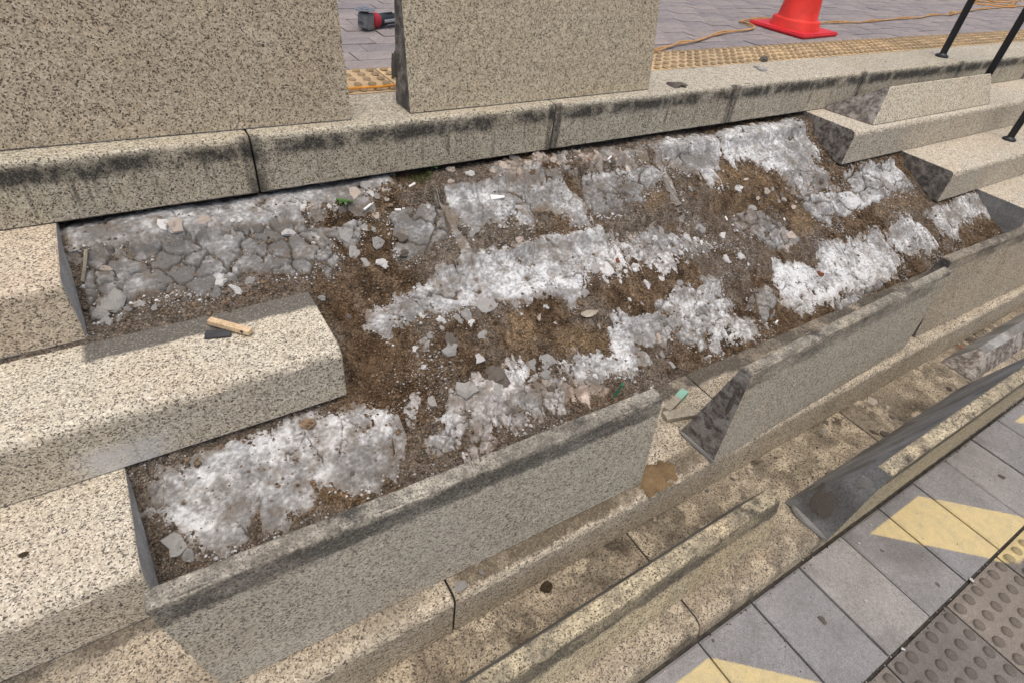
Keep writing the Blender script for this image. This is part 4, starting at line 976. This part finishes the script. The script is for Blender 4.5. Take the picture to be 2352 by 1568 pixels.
o = crumbs('mortar_flakes', np.stack([xc, yc, hz(xc, yc) + sc * .2], -1), sc, rng.uniform(.3, .62, (len(xc), 1)) * np.array([1, .985, .95]), 'pale mortar flakes crumbled along the edges of the mortar'); tag(o, cat='rubble')
# grit on the two lowest treads and at the kerb
pts = []; ss = []; cc = []
def grit(n, x0, x1, y0, y1, z, dark=.5, smin=.0012, smax=.004):
    for _ in range(n):
        x, y = rng.uniform(x0, x1), rng.uniform(y0, y1)
        if vnoise(np.array([x * 5]), np.array([y * 9]), 4)[0] < .42: continue
        s = rng.uniform(smin, smax); pts.append((x, y, z + s * .4)); ss.append(s)
        cc.append(np.array([.06, .048, .036]) * rng.uniform(.6, 1.6) if rng.random() < dark else np.array([.35, .32, .28]) * rng.uniform(.6, 1.4))
grit(420, -.1, 3.3, -1.26, -1.09, NZ(5), .75); grit(160, 1.25, 2.4, -1.00, -.80, NZ(4), .7)
grit(240, .5, 3.0, -1.425, -1.398, GZ - .002, .8); grit(120, .7, 2.8, -1.70, -1.42, GZ, .7, .001, .0025); grit(260, .7, 3, -1.705, -1.685, GZ - .004, .6, .001, .003)
grit(70, -.1, .28, -.54, -.30, NZ(2), .7, .001, .0028); grit(200, 1.2, 3.2, -.86, -.795, NZ(4), .55, .001, .004); grit(120, 2.0, 3.4, -1.095, -1.06, NZ(4), .85); grit(90, 1.7, 3.6, .02, .25, 0, .7, .0012, .003); grit(60, 0.93, 1.12, -1.09, -.97, NZ(4), .9, .001, .003)
o = crumbs('grit', pts, ss, cc, 'fine dark grit scattered over the lower treads and kerb'); tag(o, cat='grit')

# soil left on the tread in front of the dusty block, and where it stood
def mound(name, poly, z, h, seed, col, label, rag=.2, mat='mortar'):
    P = np.array(poly); X, Y = np.meshgrid(np.arange(P[:, 0].min() - .02, P[:, 0].max() + .02, .003), np.arange(P[:, 1].min() - .02, P[:, 1].max() + .02, .003))
    e = sdist(X, Y, poly) + (fbm(X, Y, 25, 3, seed) - .5) * .03 + (fbm(X, Y, 110, 3, seed + 3, .7) - .5) * .12 * rag
    top = h * sstep(-.004, .02, e) * (.6 + .8 * fbm(X, Y, 40, 3, seed + 1)) - .006 * sstep(0, -.008, e)
    C = np.ones(X.shape + (3,)) * np.array(col) * (.7 + .6 * fbm(X, Y, 30, 3, seed + 2))[..., None]
    o = link(name, grid_mesh(name, X, Y, z + top, C, M[mat], top > -.004)); tag(o, label, 'soil', None, 'stuff'); return o
mound('soil_smear', [(.90, -1.03), (1.02, -1.02), (1.05, -1.06), (1.02, -1.09), (.91, -1.10)], NZ(4), .006, 507, (.19, .13, .068), 'ochre soil patch on the tread between two blocks', .2)
# named bits on the treads
put_chip('s', .581, -1.120, .036, NZ(5) + .004, 'dark rounded soil clod on the lowest step', 'soil clod', None, 'soil_clod')
put_chip('g', .347, -1.076, .03, NZ(4), 'grey mortar flake beside the tread joint in front of the dusty block', 'mortar chip', None, 'mortar_chip', 0, .5)
put_chip('g', .405, -1.070, .022, NZ(4), 'thin pale mortar flake standing in the soil smear', 'mortar chip', None, 'mortar_chip', .9, .5)
p = on_z('P', 1550, 198, 0); put_chip('d', p[0], p[1], .075, 0, 'dark crumbly mortar scrap at the edge of the landing beside the pale slab', 'mortar scrap', None, 'mortar_scrap', .05, 1.1)
put_chip('d', p[0] + .03, p[1] - .01, .04, 0.008, 'small dark mortar scrap leaning on a bigger scrap at the landing edge', 'mortar scrap', None, 'mortar_scrap', .2, 1.1)
p = on_z('P', 1752, 140, 0); put_chip('d', p[0], p[1], .05, 0, 'dark pointed mortar scrap beside the yellow tactile strip', 'mortar scrap', None, 'mortar_scrap', .5, 1.5)
p = on_z('P', 1748, 160, 0); put_chip('g', p[0], p[1], .075, 0, 'jagged grey mortar scrap lying in the middle of the landing edge', 'mortar scrap', None, 'mortar_scrap', .05, .8)
p = on_z('P', 2003, 186, NZ(1)); 
for (c, x, y, z, s, k) in [('Q', 1105, 985, NZ(5), .026, 'd'), ('Q', 1190, 998, NZ(5), .024, 'd'), ('Q', 930, 1125, NZ(5), .03, 'd'), ('Q', 1040, 1140, NZ(5), .04, 'd'), ('Q', 1640, 715, NZ(5), .03, 'd'), ('Q', 480, 1030, NZ(5), .028, 'd'), ('Q', 460, 1105, NZ(5), .022, 'g'), ('Q', 435, 1160, NZ(5), .018, 'd'),
                           ('Q', 915, 835, NZ(5), .045, 'p'), ('Q', 1745, 325, NZ(5), .022, 'b'), ('N', 400, 262, NZ(5), .018, 'd'), ('N', 465, 280, NZ(5), .014, 'p'), ('N', 510, 210, NZ(5), .016, 'p'), ('N', 235, 335, NZ(5), .018, 'd'),
                           ('N', 1285, 555, GZ, .014, 'g'), ('N', 1715, 935, GZ, .014, 'd'), ('N', 1252, 1040, GZ, .012, 'w'), ('N', 975, 1165, GZ, .022, 'd'), ('N', 2125, 245, GZ, .026, 'd'), ('N', 1360, 720, GZ, .010, 'd'), ('N', 1210, 670, GZ, .009, 'w'), ('N', 1930, 905, GZ, .014, 'w'), ('N', 275, 1295, GZ, .010, 'd'), ('N', 1490, 1350, GZ, .013, 'w')]:
    p = on_z(c, x, y, z)
    onstep = z > GZ + .01
    put_chip(k, p[0], p[1], s, z, 'small %s bit lying on the lowest granite step' % dict(d='dark', g='grey', p='pinkish', b='reddish', w='white')[k] if onstep else 'small %s bit lying on the grey pavers' % dict(d='dark', g='grey', p='pinkish', b='reddish', w='white')[k],
             'debris', ('bits on the lowest step ' if onstep else 'bits on the pavers ') + k, 'debris_bit', .1, .7)
p = on_z('P', 55, 1273, NZ(3)); put_chip('s', p[0], p[1], .016, NZ(3), 'single dark speck of dirt on the pale left tread', 'soil clod', None, 'soil_clod', 0, .4)
# black plastic offcut
p = on_z('Q', 1800, 545, NZ(5))
oc = link('plastic_offcut', boxmesh('plastic_offcut', .05, .03, .005, M['slate'], .001), None, (p[0], p[1], NZ(5) + .004), (0, 0, .2)); tag(oc, 'black notched plastic offcut on the lowest step behind the yellow block', 'offcut')
# wood offcut and dark strip on the left tread
a = on_z('A', 1500, 1300, NZ(2)); b = on_z('A', 1900, 1400, NZ(2)); d = b - a; L = np.linalg.norm(d[:2])
wd = empty('wood_offcut', ((a[0] + b[0]) / 2, (a[1] + b[1]) / 2, NZ(2) + .007), math.atan2(d[1], d[0])); tag(wd, 'pale sawn wood offcut resting on a dark strip on the left tread', 'wood offcut')
link('stick', boxmesh('stick', L * .98, .017, .013, M['wood'], .0012), wd, (0, 0, .0075), (0, math.radians(1.5), 0))
link('nail_hole', lathe('nail_hole', [(.0005, 0), (.004, 0), (.004, .001), (.0005, .001)], M['slate'], 10), wd, (L * .33, -.0086, .008), (math.radians(90), 0, 0))
a = on_z('A', 1450, 1405, NZ(2)); b = on_z('A', 1670, 1385, NZ(2)); d = b - a
stp = link('rubber_strip', boxmesh('rubber_strip', np.linalg.norm(d[:2]) * 1.15, .028, .006, M['slate'], .0015), None, ((a[0] + b[0]) / 2 + .004, (a[1] + b[1]) / 2, NZ(2) + .0042), (0, 0, math.atan2(d[1], d[0]))); tag(stp, 'dark flat strip under the wood offcut on the left tread', 'offcut')
# lath with a mint painted end between two blocks
a = on_z('G', 815, 850, NZ(4)); b = on_z('G', 915, 745, NZ(4)); d = b - a; L = np.linalg.norm(d[:2])
lt = empty('lath', ((a[0] + b[0]) / 2, (a[1] + b[1]) / 2, NZ(4) + .012), math.atan2(d[1], d[0])); tag(lt, 'weathered lath with a mint green end lying between two granite blocks', 'lath')
link('stick', boxmesh('stick', L * .62, .024, .02, M['old_wood'], .0015), lt, (-L * .19, 0, 0)); link('painted_end', boxmesh('painted_end', L * .38, .0246, .0206, M['mint_paint'], .0015), lt, (L * .31, 0, 0))
a = on_z('G', 800, 885, NZ(4)); b = on_z('G', 950, 860, NZ(4)); d = b - a; L = np.linalg.norm(d[:2])
pk_ = link('board', boxmesh('board', L * 1.1, .034, .016, M['old_wood'], .0015), None, ((a[0] + b[0]) / 2 + .01, (a[1] + b[1]) / 2, NZ(4) + .0092), (0, 0, math.atan2(d[1], d[0]))); tag(pk_, 'short weathered board wedged against the dark end of a granite block', 'board')
p = on_bed('G', 547, 750); q = float(hz(p[0], p[1]))
gs = link('green_stake', boxmesh('green_stake', .014, .007, .075, M['green_paint'], .001), None, (p[0], p[1], q + .02), (math.radians(12), math.radians(6), .4)); tag(gs, 'short dark green stake sticking up from the soil', 'stake')
# cigarette butts and white scraps
def butt(c, x, y, L, rz, label, name='cigarette_butt', cat='cigarette butt', rad=.0038):
    p = on_bed(c, x, y); z = float(hz(p[0], p[1]))
    o = link(name, tubemesh(name, [(-L / 2, 0, 0), (-L / 2 + .001, 0, 0), (L / 2 - .001, 0, 0), (L / 2, 0, 0)], [rad * .7, rad, rad, rad * .75], M['paper'], 10), None, (p[0], p[1], z + .004))
    o.rotation_euler = (Matrix.Rotation(slope_a, 3, 'X') @ Matrix.Rotation(rz, 3, 'Z')).to_euler(); tag(o, label, cat, 'white butts on the slope'); return o
for (c, x, y, L, rz) in [('B', 1345, 265, .027, .35), ('B', 1210, 475, .02, -.2), ('C', 1140, 400, .028, .5), ('C', 2275, 920, .02, 1.5), ('D', 570, 615, .014, 1.4), ('H', 230, 800, .02, .3), ('B', 930, 450, .042, .5)]:
    butt(c, x, y, L, rz, 'white cigarette butt lying on the bare slope')
p = on_bed('B', 2150, 360); z = float(hz(p[0], p[1]))
wc = link('plastic_clip', mesh('plastic_clip', [(-.02, -.009, 0), (.03, -.002, 0), (.03, .004, 0), (-.02, .009, 0), (-.02, -.009, .006), (.03, -.002, .004), (.03, .004, .004), (-.02, .009, .010)],
          [(3, 2, 1, 0), (4, 5, 6, 7), (0, 1, 5, 4), (1, 2, 6, 5), (2, 3, 7, 6), (3, 0, 4, 7)], M['paper']), None, (p[0], p[1], z + .002), (slope_a, 0, -.2)); tag(wc, 'white wedge-shaped plastic clip on grey mortar', 'plastic clip')
# dry leaf and twig scraps
def leafmesh(name, L, W, curl, mat, n=6, fold=.25):
    V = []; Fc = []
    for i in range(n + 1):
        t = i / n; wv_ = W * math.sin(math.pi * min(1, t * .93 + .05)) ** .7; z = curl * L * (t - .4) ** 2
        V += [(L * (t - .5), -wv_ / 2, z + wv_ * fold), (L * (t - .5), 0, z), (L * (t - .5), wv_ / 2, z + wv_ * fold)]
    V += [(v[0], v[1], v[2] - .0008) for v in V]; m = 3 * (n + 1)
    for i in range(n):
        for k in (0, 1):
            a = i * 3 + k; Fc.append((a, a + 3, a + 4, a + 1)); Fc.append((m + a + 1, m + a + 4, m + a + 3, m + a))
    return mesh(name, V, Fc, mat, None, 60)
p = on_bed('G', 385, 320); dl = link('dry_leaf', leafmesh('dry_leaf', .062, .024, .9, M['dead']), None, (p[0], p[1], float(hz(p[0], p[1])) + .006), (slope_a, .1, -.1)); tag(dl, 'curled grey dry leaf on the ochre soil', 'dry leaf')
p = on_bed('F', 1160, 270); dl = link('dry_leaf', leafmesh('dry_leaf', .035, .014, .9, M['dead']), None, (p[0], p[1], float(hz(p[0], p[1])) + .005), (slope_a, .1, .9)); tag(dl, 'small beige dry leaf upright in the soil', 'dry leaf')
for (c, x0, y0, x1, y1, r) in [('A', 340, 660, 280, 900, .0045)]:
    a = on_bed(c, x0, y0); b = on_bed(c, x1, y1); a[2] = float(hz(a[0], a[1])) + .012; b[2] = float(hz(b[0], b[1])) + .012; m_ = (a + b) / 2 + [.003, 0, .004]
    tg = link('twig', tubemesh('twig', smooth_path([a - a, m_ - a, b - a], 5), r, M['old_wood'], 7), None, tuple(a)); tag(tg, 'pale twig leaning against the cut end of the left step', 'twig')
# weeds
def weed(c, x, y, n, L, label, dz=0):
    p = on_bed(c, x, y); z = float(hz(p[0], p[1]))
    root = empty('weed', (p[0], p[1], z)); tag(root, label, 'weed')
    link('stem', tubemesh('stem', [(0, 0, -.004), (0, -.003, .008), (.001, -.004, .016 + dz)], [.0018, .0015, .001], M['leaf'], 6), root)
    for k in range(n):
        a = 2 * math.pi * k / n + random.uniform(-.3, .3); l = L * random.uniform(.75, 1.15)
        me = leafmesh('leaf', l, l * .46, -.7, M['leaf'], 6, .12)
        o = link('leaf', me, root, (math.cos(a) * l * .5, math.sin(a) * l * .5 - .003, .010 + dz * random.random() + .006 * random.random()))
        o.rotation_euler = (random.uniform(-.2, .2), -random.uniform(.15, .55), a)
weed('B', 705, 455, 8, .026, 'small rosette weed with rounded green leaves on the mortar ledge')
weed('B', 1530, 60, 10, .020, 'little green weed growing in the gap under the landing edge', .022)
print('chips', CHIPN, 'objects', len(bpy.data.objects))
